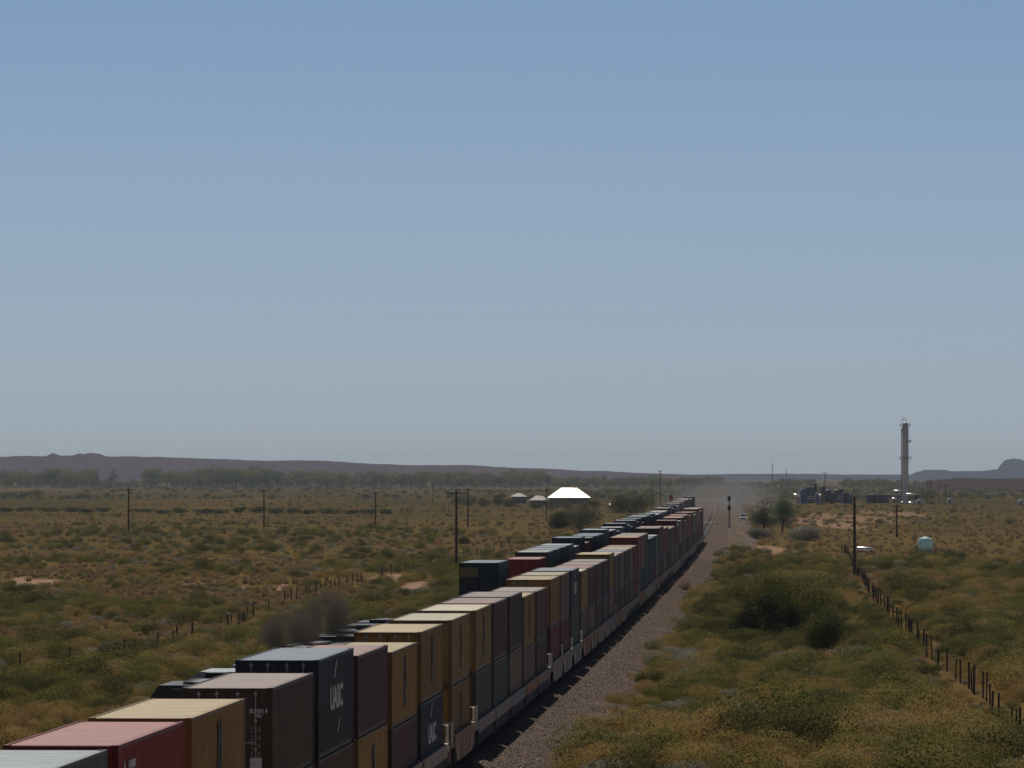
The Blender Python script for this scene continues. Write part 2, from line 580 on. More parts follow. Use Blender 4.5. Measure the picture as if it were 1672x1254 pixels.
def container_meshes(h):
    B = MB()                                            # walls
    pr = corr(0.16, CLN - 0.16, 0.278, 0.036)
    for s in (1, -1):
        vs, fs = [], []
        for (y, d) in pr:
            x = s * (CW - 0.012 - d)
            vs += [(x, y, 0.15), (x, y, h - 0.09)]
        for i in range(len(pr) - 1):
            q = (2 * i, 2 * i + 2, 2 * i + 3, 2 * i + 1)
            fs.append(q if s > 0 else tuple(reversed(q)))
        B.add(vs, fs)
    pe = corr(-CW + 0.16, CW - 0.16, 0.25, 0.045)       # blank end wall at the far end
    vs, fs = [], []
    for (x, d) in pe:
        vs += [(x, CLN - 0.02 - d, 0.16), (x, CLN - 0.02 - d, h - 0.13)]
    for i in range(len(pe) - 1):
        fs.append((2 * i, 2 * i + 1, 2 * i + 3, 2 * i + 2))
    B.add(vs, fs)
    B.box(-CW + 0.07, CW - 0.07, 0.07, CLN - 0.07, 0.16, 0.20)
    R = MB()                                            # roof
    pr = corr(0.20, CLN - 0.20, 0.278, 0.03)
    vs, fs = [], []
    for (y, d) in pr:
        for x in (-CW + 0.055, -CW + 0.2, CW - 0.2, CW - 0.055):
            dd = d if abs(x) < CW - 0.1 else 0.018
            vs.append((x, y, h - 0.006 - dd))
    for i in range(len(pr) - 1):
        for k in range(3):
            a = 4 * i + k
            fs.append((a, a + 1, a + 5, a + 4))
    R.add(vs, fs)
    R.box(-CW + 0.055, CW - 0.055, 0.13, 0.20, h - 0.04, h - 0.010)
    R.box(-CW + 0.055, CW - 0.055, CLN - 0.20, CLN - 0.13, h - 0.04, h - 0.010)
    Fm = MB()                                           # posts, rails and corner castings
    for s in (1, -1):
        for y0, y1 in ((0.0, 0.15), (CLN - 0.15, CLN)):
            xa, xb = sorted((s * (CW - 0.10), s * CW))
            Fm.box(xa, xb, y0, y1, 0.119, h - 0.119)
            xa, xb = sorted((s * (CW - 0.16), s * (CW + 0.003)))
            ya, yb = (y0 - 0.003, y0 + 0.178) if y0 == 0 else (y1 - 0.178, y1 + 0.003)
            Fm.box(xa, xb, ya, yb, 0, 0.118)
            Fm.box(xa, xb, ya, yb, h - 0.118, h + 0.004)
        xa, xb = sorted((s * (CW - 0.055), s * (CW - 0.002)))
        Fm.box(xa, xb, 0.18, CLN - 0.18, h - 0.09, h - 0.001)
        xa, xb = sorted((s * (CW - 0.10), s * (CW - 0.035)))
        Fm.box(xa, xb, 0.18, CLN - 0.18, 0.018, 0.149)
    for y0, y1 in ((0.012, 0.129), (CLN - 0.129, CLN - 0.012)):
        Fm.box(-CW + 0.161, CW - 0.161, y0, y1, h - 0.13, h - 0.012)
        Fm.box(-CW + 0.161, CW - 0.161, y0, y1, 0.02, 0.155)
    D = MB()                                            # one door leaf, hinged at x = 0
    w = CW - 0.105
    ph = h - 0.13 - 0.16
    D.box(0.015, w - 0.008, 0.05, 0.09, 0.0, ph)
    D.box(0.015, 0.08, 0.028, 0.05, 0.0, ph); D.box(w - 0.075, w - 0.008, 0.028, 0.05, 0.0, ph)
    for k in range(5):
        a = 0.12 + k * (ph - 0.24) / 5
        D.box(0.08, w - 0.075, 0.034, 0.05, a, a + (ph - 0.24) / 5 * 0.55)
    for k in range(4):                                  # hinges
        a = 0.2 + k * (ph - 0.5) / 3
        D.box(0.0, 0.11, 0.008, 0.028, a, a + 0.1)
    Q = MB()
    Q.tube([(0, 0.014, -0.06), (0, 0.014, ph + 0.05)], 0.019, 6)
    for a in (0.02, ph * 0.33, ph * 0.66, ph - 0.06):
        Q.box(-0.045, 0.045, -0.012, 0.027, a, a + 0.07)
    Q.box(-0.02, 0.33, -0.02, -0.002, ph * 0.42, ph * 0.42 + 0.035)
    return dict(wall=B.mesh('wall', None), roof=R.mesh('roof', None), frame=Fm.mesh('frame', None),
                door=D.mesh('door', None), lock_rod=Q.mesh('lock_rod', rod_m))
CM = {H8: container_meshes(H8), H9: container_meshes(H9)}
for d in CM.values():
    for k in ('wall', 'roof', 'frame', 'door'):
        d[k].materials.append(None)

def setmat(o, m):
    o.material_slots[0].link = 'OBJECT'
    o.material_slots[0].material = m
    return o

def text_mesh(body, size, bold=0.0, spacing=1.0, depth=0.004):
    cu = bpy.data.curves.new('lettering', 'FONT')
    cu.body = body
    cu.size = size
    cu.offset = bold
    cu.space_character = spacing
    cu.space_line = 0.78
    cu.align_x = 'CENTER'
    cu.align_y = 'CENTER'
    cu.extrude = depth
    cu.resolution_u = 2
    ob = bpy.data.objects.new('lettering', cu)
    COL.objects.link(ob)
    bpy.context.view_layer.update()
    me = bpy.data.meshes.new_from_object(ob.evaluated_get(bpy.context.evaluated_depsgraph_get()))
    bpy.data.objects.remove(ob)
    return me
def lettering(name, body, size, mat, bold=0.0, spacing=1.0, sx=1.0):
    me = text_mesh(body, size, bold, spacing)
    me.name = name
    for v in me.vertices: v.co.x *= sx
    me.materials.clear()
    me.materials.append(mat)
    return me
white_ink = plain('white_lettering', (0.62, 0.62, 0.62), 0.6, var=0.1)
black_ink = plain('black_lettering', (0.012, 0.012, 0.014), 0.6, var=0.1)
ME_BLOCK = lettering('emblem', 'M\nSC', 1.12, black_ink, 0.055, 0.86, 1.05)
ME_WORD = lettering('side_lettering', 'UASC', 0.95, white_ink, 0.03, 0.95, 1.9)
ME_NT = lettering('side_lettering', 'NT', 1.4, white_ink, 0.02, 1.0, 1.1)
ME_CODE = lettering('door_lettering', 'SUNN 8\nNU', 0.155, white_ink, 0.003, 1.0, 0.9)
ME_LINES = lettering('door_lettering', '228', 0.20, plain('faded_lettering', (0.22, 0.21, 0.20), 0.7), 0.002, 1.0, 1.0)
sw = MB()
sw.prism([(0.0, 0.0), (0.3, 0.0), (1.1, 0.5), (0.95, 0.55)], 'y', -0.003, 0.003)
ME_SWOOSH = sw.mesh('swoosh', white_ink)
pl = MB()
pl.box(-0.16, 0.16, -0.004, 0, -0.22, 0.22)
ME_PLATE = pl.mesh('placard', plain('placard_white', (0.5, 0.5, 0.48), 0.6))
pl = MB()
pl.box(-0.55, 0.55, -0.004, 0, -0.3, 0.3)
ME_PATCH = pl.mesh('door_sign', plain('faded_yellow_sign', (0.16, 0.13, 0.06), 0.7))

def container(colour, h, loc, rz, label, group, detail=2, emblem=None):
    wc, rc, words = PAL[colour]
    M = CM[h]
    t = thing('shipping_container', label, 'shipping container', loc, rz, group)
    m = paint('paint_' + colour, wc)
    setmat(link('wall', M['wall'], t), m)
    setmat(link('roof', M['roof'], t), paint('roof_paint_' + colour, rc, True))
    setmat(link('frame', M['frame'], t), paint('frame_paint_' + colour, tuple(q * 0.55 for q in wc)))
    if detail >= 1:
        for s in (-1, 1):
            d = setmat(link('door', M['door'], t, (s * (CW - 0.10), 0.0, 0.16)), m)
            d.scale = (-s, 1, 1)
            if detail >= 2:
                for x in (0.36, 0.84):
                    link('lock_rod', M['lock_rod'], d, (x, 0.0, 0.0))
    def side(me, y, z, dz=0):
        o = link(me.name.split('.')[0], me, t, (CW + 0.002, y, z))
        o.rotation_euler = (rad(90), 0, rad(90))
        return o
    if emblem == 'block':
        side(ME_BLOCK, CLN * 0.5, h * 0.53)
    elif emblem == 'word':
        side(ME_WORD, CLN * 0.49, h * 0.55)
        for (y, z, k) in ((5.0, h * 0.76, 1.0), (6.3, h * 0.19, 0.75)):
            o = link('swoosh', ME_SWOOSH, t, (CW + 0.002, y, z), rad(90))
            o.scale = (k, 1, k)
    elif emblem == 'nt':
        side(ME_NT, 1.9, h - 0.95)
    elif emblem == 'code':
        o = link('door_lettering', ME_CODE, t, (0.84, -0.026, h * 0.74)); o.rotation_euler = (rad(90), 0, 0)
        for q in range(4):
            o = link('door_lettering', ME_LINES, t, (0.76, -0.026, h * (0.57 - 0.083 * q))); o.rotation_euler = (rad(90), 0, 0)
        link('placard', ME_PLATE, t, (0.77, -0.022, h * 0.20))
    elif emblem == 'sign':
        link('door_sign', ME_PATCH, t, (-0.62, -0.022, h * 0.80))
    return t

# ------------------------------------------------------------------ well cars
sill_m = [plain('car_paint_a', (0.42, 0.36, 0.31), 0.7, var=0.22, scale=0.8), plain('car_paint_b', (0.36, 0.30, 0.23), 0.7, var=0.25, scale=0.8),
          plain('car_paint_c', (0.40, 0.25, 0.17), 0.7, var=0.25, scale=0.8), plain('car_paint_d', (0.33, 0.34, 0.34), 0.7, var=0.2, scale=0.8)]
under_m = plain('underframe_black', (0.03, 0.028, 0.026), 0.85)
rusty_m = plain('rusty_platform', (0.22, 0.10, 0.05), 0.85, var=0.4)
wheel_m = plain('wheel_steel', (0.10, 0.08, 0.07), 0.6, 0.5)
rail_paint = plain('handrail_white', (0.5, 0.5, 0.47), 0.6)
def sill_mesh(deep):
    mb = MB()
    L0, L1 = (0.0, CLN) if deep else (-0.25, CLN + 0.25)
    if deep:
        out = [(L0, 1.38), (L1, 1.38), (L1, 0.98), (L1 - 1.2, 0.34), (L0 + 1.2, 0.34), (L0, 0.98)]
    else:
        out = [(L0, 1.28), (L1, 1.28), (L1, 0.80), (L0, 0.80)]
    mb.prism(out, 'x', -0.05, 0.0)
    top = out[0][1]
    mb.box(-0.10, 0.045, L0, L1, top, top + 0.05)
    for k in range(11):
        y = L0 + 0.6 + k * (L1 - L0 - 1.2) / 10
        lo = 0.42 if deep and 1 < k < 9 else (1.0 if deep else 0.82)
        mb.box(0.0, 0.03, y - 0.04, y + 0.04, lo, top)
    return mb.mesh('side_sill', None)
ME_SILL = {False: sill_mesh(False), True: sill_mesh(True)}
for me in ME_SILL.values(): me.materials.append(None)
mb = MB()
mb.box(-1.18, 1.18, 0.3, CLN - 0.3, 0.24, 0.36)
for s in (-1, 1):
    xa, xb = sorted((s * 1.20, s * 1.30)); mb.box(xa, xb, 0, CLN, 0.30, 0.78)
ME_FLOOR = mb.mesh('well_floor', under_m)
mb = MB()
mb.box(-1.35, 1.35, -1.75, -0.40, 0.98, 1.10)
mb.box(-0.4, 0.4, -1.75, -0.40, 0.75, 0.98)
mb.box(-1.2, 1.2, -0.40, -0.30, 0.3, 1.30)
ME_PLAT = mb.mesh('end_platform', None); ME_PLAT.materials.append(None)
mb = MB()
for s in (-1, 1):
    x = s * 1.30
    for y in (-1.70, -1.10, -0.55):
        mb.tube([(x, y, 1.10), (x, y, 1.95)], 0.025, 6)
    for z in (1.5, 1.95):
        mb.tube([(x, -1.70, z), (x, -0.55, z)], 0.025, 6)
mb.tube([(-1.3, -1.70, 1.95), (1.3, -1.70, 1.95)], 0.022, 6)
ME_RAIL = mb.mesh('handrail', rail_paint)
mb = MB()
for s in (-1, 1):
    xa, xb = sorted((s * 0.92, s * 1.06))
    mb.prism([(-1.05, 0.50), (-0.7, 0.72), (0.7, 0.72), (1.05, 0.50), (1.05, 0.36), (0.4, 0.30), (-0.4, 0.30), (-1.05, 0.36)], 'x', xa, xb)
mb.box(-0.92, 0.92, -0.2, 0.2, 0.45, 0.74)
ME_BOGIE = mb.mesh('bogie', under_m)
mb = MB()
for s in (-1, 1):
    xa = s * 0.72
    mb.tube([(xa - 0.06, 0, 0.42), (xa + 0.06, 0, 0.42)], 0.42, 18)
mb.tube([(-0.95, 0, 0.42), (0.95, 0, 0.42)], 0.08, 8)
ME_AXLE = mb.mesh('wheelset', wheel_m)
ORD = ['nearest', 'second', 'third', 'fourth', 'fifth', 'sixth', 'seventh', 'eighth', 'ninth', 'tenth', 'eleventh', 'twelfth', 'thirteenth',
       'fourteenth', 'fifteenth', 'sixteenth', 'seventeenth', 'eighteenth', 'nineteenth', 'twentieth', 'twenty-first', 'twenty-second',
       'twenty-third', 'twenty-fourth', 'twenty-fifth', 'twenty-sixth', 'twenty-seventh', 'twenty-eighth']
def well_car(x, z, rz, deep, paintm, label, group, first, last, detail=True):
    t = thing('well_car', label, 'railway wagon', (x, z, 0), rz, group)
    for s in (-1, 1):
        o = setmat(link('side_sill', ME_SILL[deep], t, (s * 1.38, 0, 0)), paintm)
        if s < 0: o.scale = (-1, 1, 1)
    link('well_floor', ME_FLOOR, t)
    ends = [0] + ([1] if last else [])
    for e in ends:
        p = setmat(link('end_platform', ME_PLAT, t, (0, CLN * e, 0), math.pi * e), rusty_m if not first and e == 0 else paintm)
        if detail:
            if first or e: link('handrail', ME_RAIL, t, (0, CLN * e, 0), math.pi * e)
        b = link('bogie', ME_BOGIE, t, (0, -1.0 if e == 0 else CLN + 1.0, 0))
        if detail:
            for y in (-0.86, 0.86):
                link('wheelset', ME_AXLE, b, (0, y, 0))
    return t

# ------------------------------------------------------------------ the right-hand train
# (upper colour, upper emblem, lower colour, lower emblem, heights)
RT = [('steel', None, 'grey', None, 'M'), ('red', 'nt', 'brown', None, 'M'), ('yellow', 'block', 'brown', None, 'M'),
      ('brown', 'code', 'brown', None, 'M'), ('navy', 'word', 'brown', None, 'T'), ('maroon', None, 'yellow', 'block', 'M'),
      ('yellow', 'block', 'maroon', None, 'L'), ('yellow', 'block', 'navy', 'word', 'M'),
      ('cream', 'block', 'yellow', 'block', 'M'),
      ('cream', 'block', 'olive', None, 'M'), ('maroon', None, 'olive', None, 'M'), ('mauve', None, 'tan', None, 'M'),
      ('yellow', 'block', 'tan', None, 'L'), ('mauve', None, 'brown', None, 'L'),
      ('yellow', None, 'darkred', None, 'M'), ('tan', None, 'darkred', None, 'M'), ('slate', 'word', 'olive', None, 'M'),
      ('cream', None, 'tan', None, 'L'), ('maroon', None, 'tan', None, 'L'), ('mauve', None, 'brown', None, 'L'), ('mauve', None, 'olive', None, 'L'),
      ('yellow', None, 'tan', None, 'M'), ('grey', None, 'maroon', None, 'L'), ('tan', None, 'brown', None, 'L'), ('slate', None, 'maroon', None, 'L'),
      ('tan', None, 'olive', None, 'L'), ('darkred', None, 'darkred', None, 'L'), ('orange', None, 'olive', None, 'T')]
RZ = [110.5, 124.5, 138.5, 158, 172, 186, 200, 214, 231.5, 248, 262, 276, 290, 304, 321, 335, 350.5, 366.5, 380.5, 394.5, 408.5, 422.5, 436.5, 450.5, 464.5, 478.5, 492.5, 507]
RF = [1, 0, 0, 1, 0, 0, 0, 0, 1, 1, 0, 0, 0, 0, 1, 1, 1, 1, 0, 0, 0, 0, 1, 0, 0, 0, 0, 1]       # starts a new car
RD = [0, 0, 0, 0, 0, 0, 0, 0, 1, 0, 0, 0, 0, 0, 1, 1, 1, 1, 1, 1, 1, 1, 1, 1, 0, 0, 0, 1]       # deep side sills
seq = [('tan', 'navy'), ('olive', 'slate'), ('teal', 'teal'), ('slate', 'maroon'), ('steel', 'tan'), ('brown', 'brown'), ('salmon', 'brown'),
       ('salmon', 'tan'), ('orange', 'brown'), ('grey', 'brown'), ('tan', 'tan'), ('maroon', 'brown'), ('darkred', 'tan'), ('steel', 'mauve'), ('white', 'brown'),
       ('salmon', 'brown'), ('orange', 'tan'), ('yellow', 'brown'), ('tan', 'brown'), ('red', 'maroon'), ('yellow', 'mauve'), ('orange', 'tan'),
       ('maroon', 'brown'), ('tan', 'brown'), ('white', 'maroon'), ('grey', 'tan'), ('salmon', 'brown'), ('white', 'mauve'), ('tan', 'brown'),
       ('white', 'tan'), ('mauve', 'brown'), ('grey', 'maroon'), ('darkred', 'brown'), ('red', 'brown'), ('brown', 'maroon')]
hts = 'TTLLLTTMMLLLTLMTTLTTMMTMLLMLTTLLLMM'
z = 507.0
for i, (u, l) in enumerate(seq):
    new = 1 if i % 5 == 4 else 0
    z += 17.0 if new else 14.0
    RT.append((u, None, l, None, hts[i])); RZ.append(z); RF.append(new); RD.append(1 if (i // 5) % 2 == 0 else 0)
def hpair(c):
    return {'M': (H8, H9), 'T': (H9, H9), 'L': (H8, H8)}[c]
for i, (u, ue, l, le, hc) in enumerate(RT):
    z = RZ[i]
    a = yaw(z + 6)
    x = XR(z + 6) - 1.225 * math.cos(a) + math.sin(a) * 6.0
    hu, hl = hpair(hc)
    near = i < len(ORD)
    det = 2 if z < 330 else 1
    uw, lw = PAL[u][2], PAL[l][2]
    if near:
        extra = {'block': ' with black square emblem', 'word': ' with white side lettering', 'nt': ' with white letters', 'code': ' with lettered doors'}
        lu = f"{uw} container{extra.get(ue, '')} atop the {ORD[i]} stack, right train"
        ll = f"{lw} container{extra.get(le, '')} bottom of the {ORD[i]} stack, right train"
        lc = f"well car under the {ORD[i]} container stack of the right train"
    else:
        lu = f"{uw} upper container in the far stretch of the right train"
        ll = f"{lw} lower container in the far stretch of the right train"
        lc = "well car with pale side sills in the far stretch of the right train"
    last = i == len(RT) - 1 or RF[i + 1] == 1
    well_car(x, z, a, bool(RD[i]), sill_m[(i * 7 + (i // 5)) % 4 if i > 8 else [0, 0, 0, 0, 0, 0, 0, 0, 2][i]], lc, 'well cars of the right train', RF[i] == 1, last, z < 560)
    container(l, hl, (x, z, 0.38), a, ll, 'lower containers of the right train', det, le)
    container(u, hu, (x, z, 0.38 + hl + 0.012), a, lu, 'upper containers of the right train', det, ue)

# ------------------------------------------------------------------ the left-hand train
LT = [('teal', 'navy', 'T', 'sign'), None, None, ('red', 'navy', 'L', None), ('grey', 'slate', 'M', None), ('slate', 'navy', 'M', None), ('navy', 'slate', 'M', None), ('steel', 'grey', 'M', None),
      ('white', 'grey', 'L', None), ('navy', 'navy', 'T', None), ('salmon', 'brown', 'L', None), ('teal', 'teal', 'M', None), ('navy', 'navy', 'M', None),
      ('slate', 'slate', 'M', None), ('steel', 'navy', 'T', None), ('teal', 'slate', 'M', None), ('white', 'grey', 'M', None)]
LZ = [362.0, 377, 391.5, 420.0, 435, 449, 463, 477]
ltr = random.Random(5)
z = 477.0
k = 0
while z < 1490:
    k += 1
    z += 17.0 if k % 5 == 0 else 14.0
    LZ.append(z)
    if len(LZ) > len(LT):
        LT.append((ltr.choice(['white', 'steel', 'slate', 'navy', 'grey', 'white', 'steel', 'salmon', 'darkred', 'teal']),
                   ltr.choice(['navy', 'slate', 'grey', 'brown']), ltr.choice('TTMMLL'), None))
n = 0
def on_left(z):
    a = yaw(z + 6)
    return a, XR(z + 6) - 4.85 - 1.225 * math.cos(a) + math.sin(a) * 6.0
for i, e in enumerate(LT):
    z = LZ[i]
    a, x = on_left(z)
    near = n < 12 and e is not None
    newc = i % 5 == 0
    nn = n
    if e is None:
        lc = f"empty well car on the left track, {'next to' if i == 1 else 'one away from'} the dark teal end stack"
    else:
        n += 1
        lc = f"well car under the {ORD[nn]} tall stack of the left train" if near else "well car hidden low in the far stretch of the left train"
    well_car(x, z, a, False, sill_m[i % 4], lc, 'well cars of the left train', newc, i == len(LT) - 1 or (i + 1) % 5 == 0, z < 480)
    if e is None: continue
    u, l, hc, em = e
    hu, hl = hpair(hc)
    if near:
        lu = f"{PAL[u][2]} container on top of the {ORD[nn]} tall stack of the left train"
        ll = f"{PAL[l][2]} container at the bottom of the {ORD[nn]} tall stack of the left train"
    else:
        lu = f"{PAL[u][2]} upper container in the far stretch of the left train"
        ll = f"{PAL[l][2]} lower container in the far stretch of the left train"
    container(l, hl, (x, z, 0.38), a, ll, 'lower containers of the left train', 1)
    container(u, hu, (x, z, 0.38 + hl + 0.012), a, lu, 'upper containers of the left train', 1, em)

# ------------------------------------------------------------------ locomotives (left track)
loco_black = plain('loco_black', (0.018, 0.018, 0.020), 0.5, var=0.3, scale=0.7)
loco_blue = plain('loco_blue', (0.06, 0.10, 0.16), 0.5, var=0.3, scale=0.7)
loco_pale = plain('loco_roof_grey', (0.30, 0.33, 0.36), 0.55, var=0.25, scale=0.8)
glass_m = plain('cab_glass', (0.02, 0.025, 0.03), 0.1, 0, 0.8)
lamp_m = plain('lamp_glass', (0.6, 0.6, 0.55), 0.2)
def loco(z, flip, label):
    a = yaw(z + 11)
    x = CLt(z + 11)
    t = thing('locomotive', label, 'locomotive', (x, z + 11, 0), a + (math.pi if flip else 0), 'locomotives on the left track')
    mb = MB(); mb.box(-1.55, 1.55, -10.9, 10.9, 1.30, 1.62)
    mb.prism([(-10.9, 0.45), (-10.3, 0.30), (-10.3, 1.30), (-10.9, 1.30)], 'x', -1.4, 1.4)
    mb.prism([(10.9, 0.45), (10.9, 1.30), (10.3, 1.30), (10.3, 0.30)], 'x', -1.4, 1.4)
    mb.obj('underframe', under_m, t)
    mb = MB(); mb.prism([(-1.05, 1.62), (1.05, 1.62), (1.05, 4.15), (0.75, 4.50), (-0.75, 4.50), (-1.05, 4.15)], 'y', -10.2, 4.6)
    hood = mb.obj('hood', loco_black, t)
    mb = MB(); mb.prism([(-1.5, 3.5), (1.5, 3.5), (1.5, 4.2), (1.2, 4.62), (-1.2, 4.62), (-1.5, 4.2)], 'y', -10.0, -5.8)
    rdt = mb.obj('radiator', loco_black, t)
    for y in (-9.0, -7.9, -6.8):
        m2 = MB(); m2.lathe([(0.0, 0.10), (0.5, 0.10), (0.52, 0.0)], 16, (0, y, 4.62))
        m2.obj('cooling_fan', loco_black, rdt)
    mb = MB(); mb.prism([(-1.3, 4.1), (1.3, 4.1), (1.3, 4.5), (0.95, 4.72), (-0.95, 4.72), (-1.3, 4.5)], 'y', 0.4, 4.2)
    mb.obj('dynamic_brake_hatch', loco_pale if z < 220 else loco_black, t)
    mb = MB(); mb.box(-0.35, 0.35, -3.6, -2.6, 4.5, 4.82)
    mb.obj('exhaust_stack', loco_black, t)
    mb = MB(); mb.prism([(-1.53, 1.62), (1.53, 1.62), (1.53, 3.9), (1.15, 4.58), (-1.15, 4.58), (-1.53, 3.9)], 'y', 4.6, 7.4)
    cab = mb.obj('cab', loco_blue, t)
    mb = MB(); mb.box(-1.2, -0.1, 7.38, 7.43, 3.2, 3.9); mb.box(0.1, 1.2, 7.38, 7.43, 3.2, 3.9)
    mb.obj('window', glass_m, cab)
    for s in (-1, 1):
        xa, xb = sorted((s * 1.50, s * 1.55))
        m2 = MB(); m2.box(xa, xb, 5.2, 6.8, 3.0, 3.7); m2.obj('window', glass_m, cab)
    mb = MB(); mb.box(-0.3, 0.3, 5.2, 6.4, 4.58, 4.80); mb.obj('roof_box', loco_pale if z < 220 else loco_black, cab)
    mb = MB(); mb.prism([(7.4, 1.62), (9.6, 1.62), (9.4, 2.6), (8.9, 3.0), (7.4, 3.15)], 'x', -0.95, 0.95)
    nose = mb.obj('nose', loco_blue, t)
    for s in (-1, 1):
        m2 = MB(); m2.tube([(s * 0.2, 7.42, 4.15), (s * 0.2, 7.5, 4.15)], 0.11, 10); m2.obj('headlight', lamp_m, cab)
    mb = MB(); mb.prism([(-1.3, 1.30), (-1.3, 0.8), (-0.9, 0.45), (0.9, 0.45), (1.3, 0.8), (1.3, 1.30)], 'y', -2.8, 2.8)
    mb.obj('fuel_tank', under_m, t)
    for yb in (-6.6, 6.6):
        mb = MB()
        for s in (-1, 1):
            xa, xb = sorted((s * 1.0, s * 1.2)); mb.box(xa, xb, yb - 2.3, yb + 2.3, 0.45, 1.0)
        mb.box(-1.0, 1.0, yb - 0.4, yb + 0.4, 0.5, 1.28)
        b = mb.obj('bogie', under_m, t)
        for dy in (-1.75, 0, 1.75):
            m2 = MB(); m2.tube([(-0.8, yb + dy, 0.52), (-0.68, yb + dy, 0.52)], 0.52, 18); m2.tube([(0.68, yb + dy, 0.52), (0.8, yb + dy, 0.52)], 0.52, 18)
            m2.tube([(-0.95, yb + dy, 0.52), (0.95, yb + dy, 0.52)], 0.09, 8)
            m2.obj('wheelset', wheel_m, b)
    for s in (-1, 1):
        mb = MB()
        for k in range(9):
            y = -10.2 + k * 1.8
            mb.tube([(s * 1.5, y, 1.62), (s * 1.5, y, 2.65)], 0.022, 6)
        mb.tube([(s * 1.5, -10.2, 2.65), (s * 1.5, 4.3, 2.65)], 0.022, 6)
        mb.obj('handrail', rail_paint, t)
    return t
loco(194.5, False, 'black locomotive nearest the camera, its hood end beside the brown container')
loco(217.0, True, 'dark locomotive with grey roof hatches just past the dark blue container')
loco(239.5, False, 'third locomotive from the near end of the left track')
loco(262.0, True, 'fourth locomotive, farthest of the row on the left track')

# ------------------------------------------------------------------ vegetation
MF = dict(
    rabbit=foliage('rabbitbrush_leaves', [(0.218, 0.177, 0.062), (0.297, 0.224, 0.076), (0.353, 0.237, 0.095)], 0.26),
    sage=foliage('sage_leaves', [(0.196, 0.193, 0.146), (0.252, 0.244, 0.193), (0.297, 0.280, 0.235)], 0.2),
    dry=foliage('dry_brush', [(0.224, 0.129, 0.069), (0.297, 0.170, 0.090), (0.252, 0.179, 0.140)], 0.25),
    green=foliage('greasewood_leaves', [(0.105, 0.116, 0.034), (0.148, 0.150, 0.045), (0.193, 0.177, 0.056)], 0.26),
    dark=foliage('salt_cedar_leaves', [(0.060, 0.067, 0.025), (0.092, 0.094, 0.034), (0.128, 0.119, 0.044)], 0.25),
    shade=foliage('shaded_salt_cedar_leaves', [(0.025, 0.028, 0.015), (0.037, 0.039, 0.019), (0.052, 0.052, 0.024)], 0.15),  # shade on the thicket's front put into a near-black leaf colour
    grass=foliage('bunch_grass', [(0.230, 0.168, 0.085), (0.291, 0.208, 0.106), (0.353, 0.253, 0.137)], 0.3),
    tree=foliage('cottonwood_leaves', [(0.078, 0.118, 0.047), (0.112, 0.160, 0.065), (0.146, 0.187, 0.084)], 0.35),
    olive=foliage('russian_olive_leaves', [(0.094, 0.094, 0.065), (0.134, 0.133, 0.090), (0.168, 0.160, 0.110)], 0.3))
twig_m = plain('twig_bark', (0.075, 0.058, 0.045), 0.9)

def leaf_cloud(r, n, lobes, leaf, up=0.4, fill=0.35):
    """leaf quads over a cluster of lobes; lobes = (cx, cy, cz, rx, rz)"""
    vs, fs = [], []
    wts = [l[3] * l[3] for l in lobes]
    for k in range(n):
        cx, cy, cz, rx, rz = r.choices(lobes, wts)[0]
        while True:
            d = Vector((r.uniform(-1, 1), r.uniform(-1, 1), r.uniform(-0.75, 1)))
            if 0.05 < d.length < 1: break
        d.normalize()
        q = (fill + (1 - fill) * r.random() ** 0.45) * (1 + 0.16 * noise.noise(d * 3 + Vector((cx, cy, cz)) * 5))
        p = Vector((cx + d.x * rx * q, cy + d.y * rx * q, max(0.01, cz + d.z * rz * q)))
        nrm = (d + Vector((r.gauss(0, .6), r.gauss(0, .6), r.gauss(0, .6) + up))).normalized()
        a = nrm.cross(Vector((r.gauss(0, 1), r.gauss(0, 1), r.gauss(0, 1)))).normalized()
        b = nrm.cross(a)
        s = leaf * r.uniform(0.55, 1.3)
        i = len(vs)
        vs += [p - a * s * 0.5, p + b * s * 0.32, p + a * s * 0.5, p - b * s * 0.32]
        fs.append((i, i + 1, i + 2, i + 3))
    return MB().add(vs, fs)

def bush_mb(seed, n, w, h, leaf, nl=6, up=0.35):
    r = random.Random(seed)
    lobes = [(0, 0, h * 0.42, w * 0.42, h * 0.52)]
    for k in range(nl):
        t = r.uniform(0, 6.28)
        q = r.uniform(0.25, 0.6) * w * 0.5
        s = r.uniform(0.22, 0.36) * w
        lobes.append((math.cos(t) * q, math.sin(t) * q, h * r.uniform(0.25, 0.6), s, s * h / w * r.uniform(0.8, 1.2)))
    return leaf_cloud(r, n, lobes, leaf, up, 0.62)

def tuft_mb(seed, n, w, h):
    r = random.Random(seed)
    mb = MB()
    for k in range(n):
        t, q = r.uniform(0, 6.28), w * 0.35 * math.sqrt(r.random())
        x, y = math.cos(t) * q, math.sin(t) * q
        hh = h * r.uniform(0.5, 1.1)
        lx, ly = r.gauss(0, 0.25) * hh + x * 0.7, r.gauss(0, 0.25) * hh + y * 0.7
        a = r.uniform(0, 3.14)
        wx, wy = math.cos(a) * 0.018, math.sin(a) * 0.018
        mb.add([(x - wx, y - wy, 0), (x + wx, y + wy, 0), (x + lx * 0.5 + wx, y + ly * 0.5 + wy, hh * 0.6), (x + lx, y + ly, hh), (x + lx * 0.5 - wx, y + ly * 0.5 - wy, hh * 0.6)],
               [(0, 1, 2, 3, 4)])
    return mb

def proto_coll(name, meshes):
    c = bpy.data.collections.new(name)
    for i, me in enumerate(meshes):
        o = bpy.data.objects.new(f'{name}_{i:02d}', me)
        c.objects.link(o)
    return c

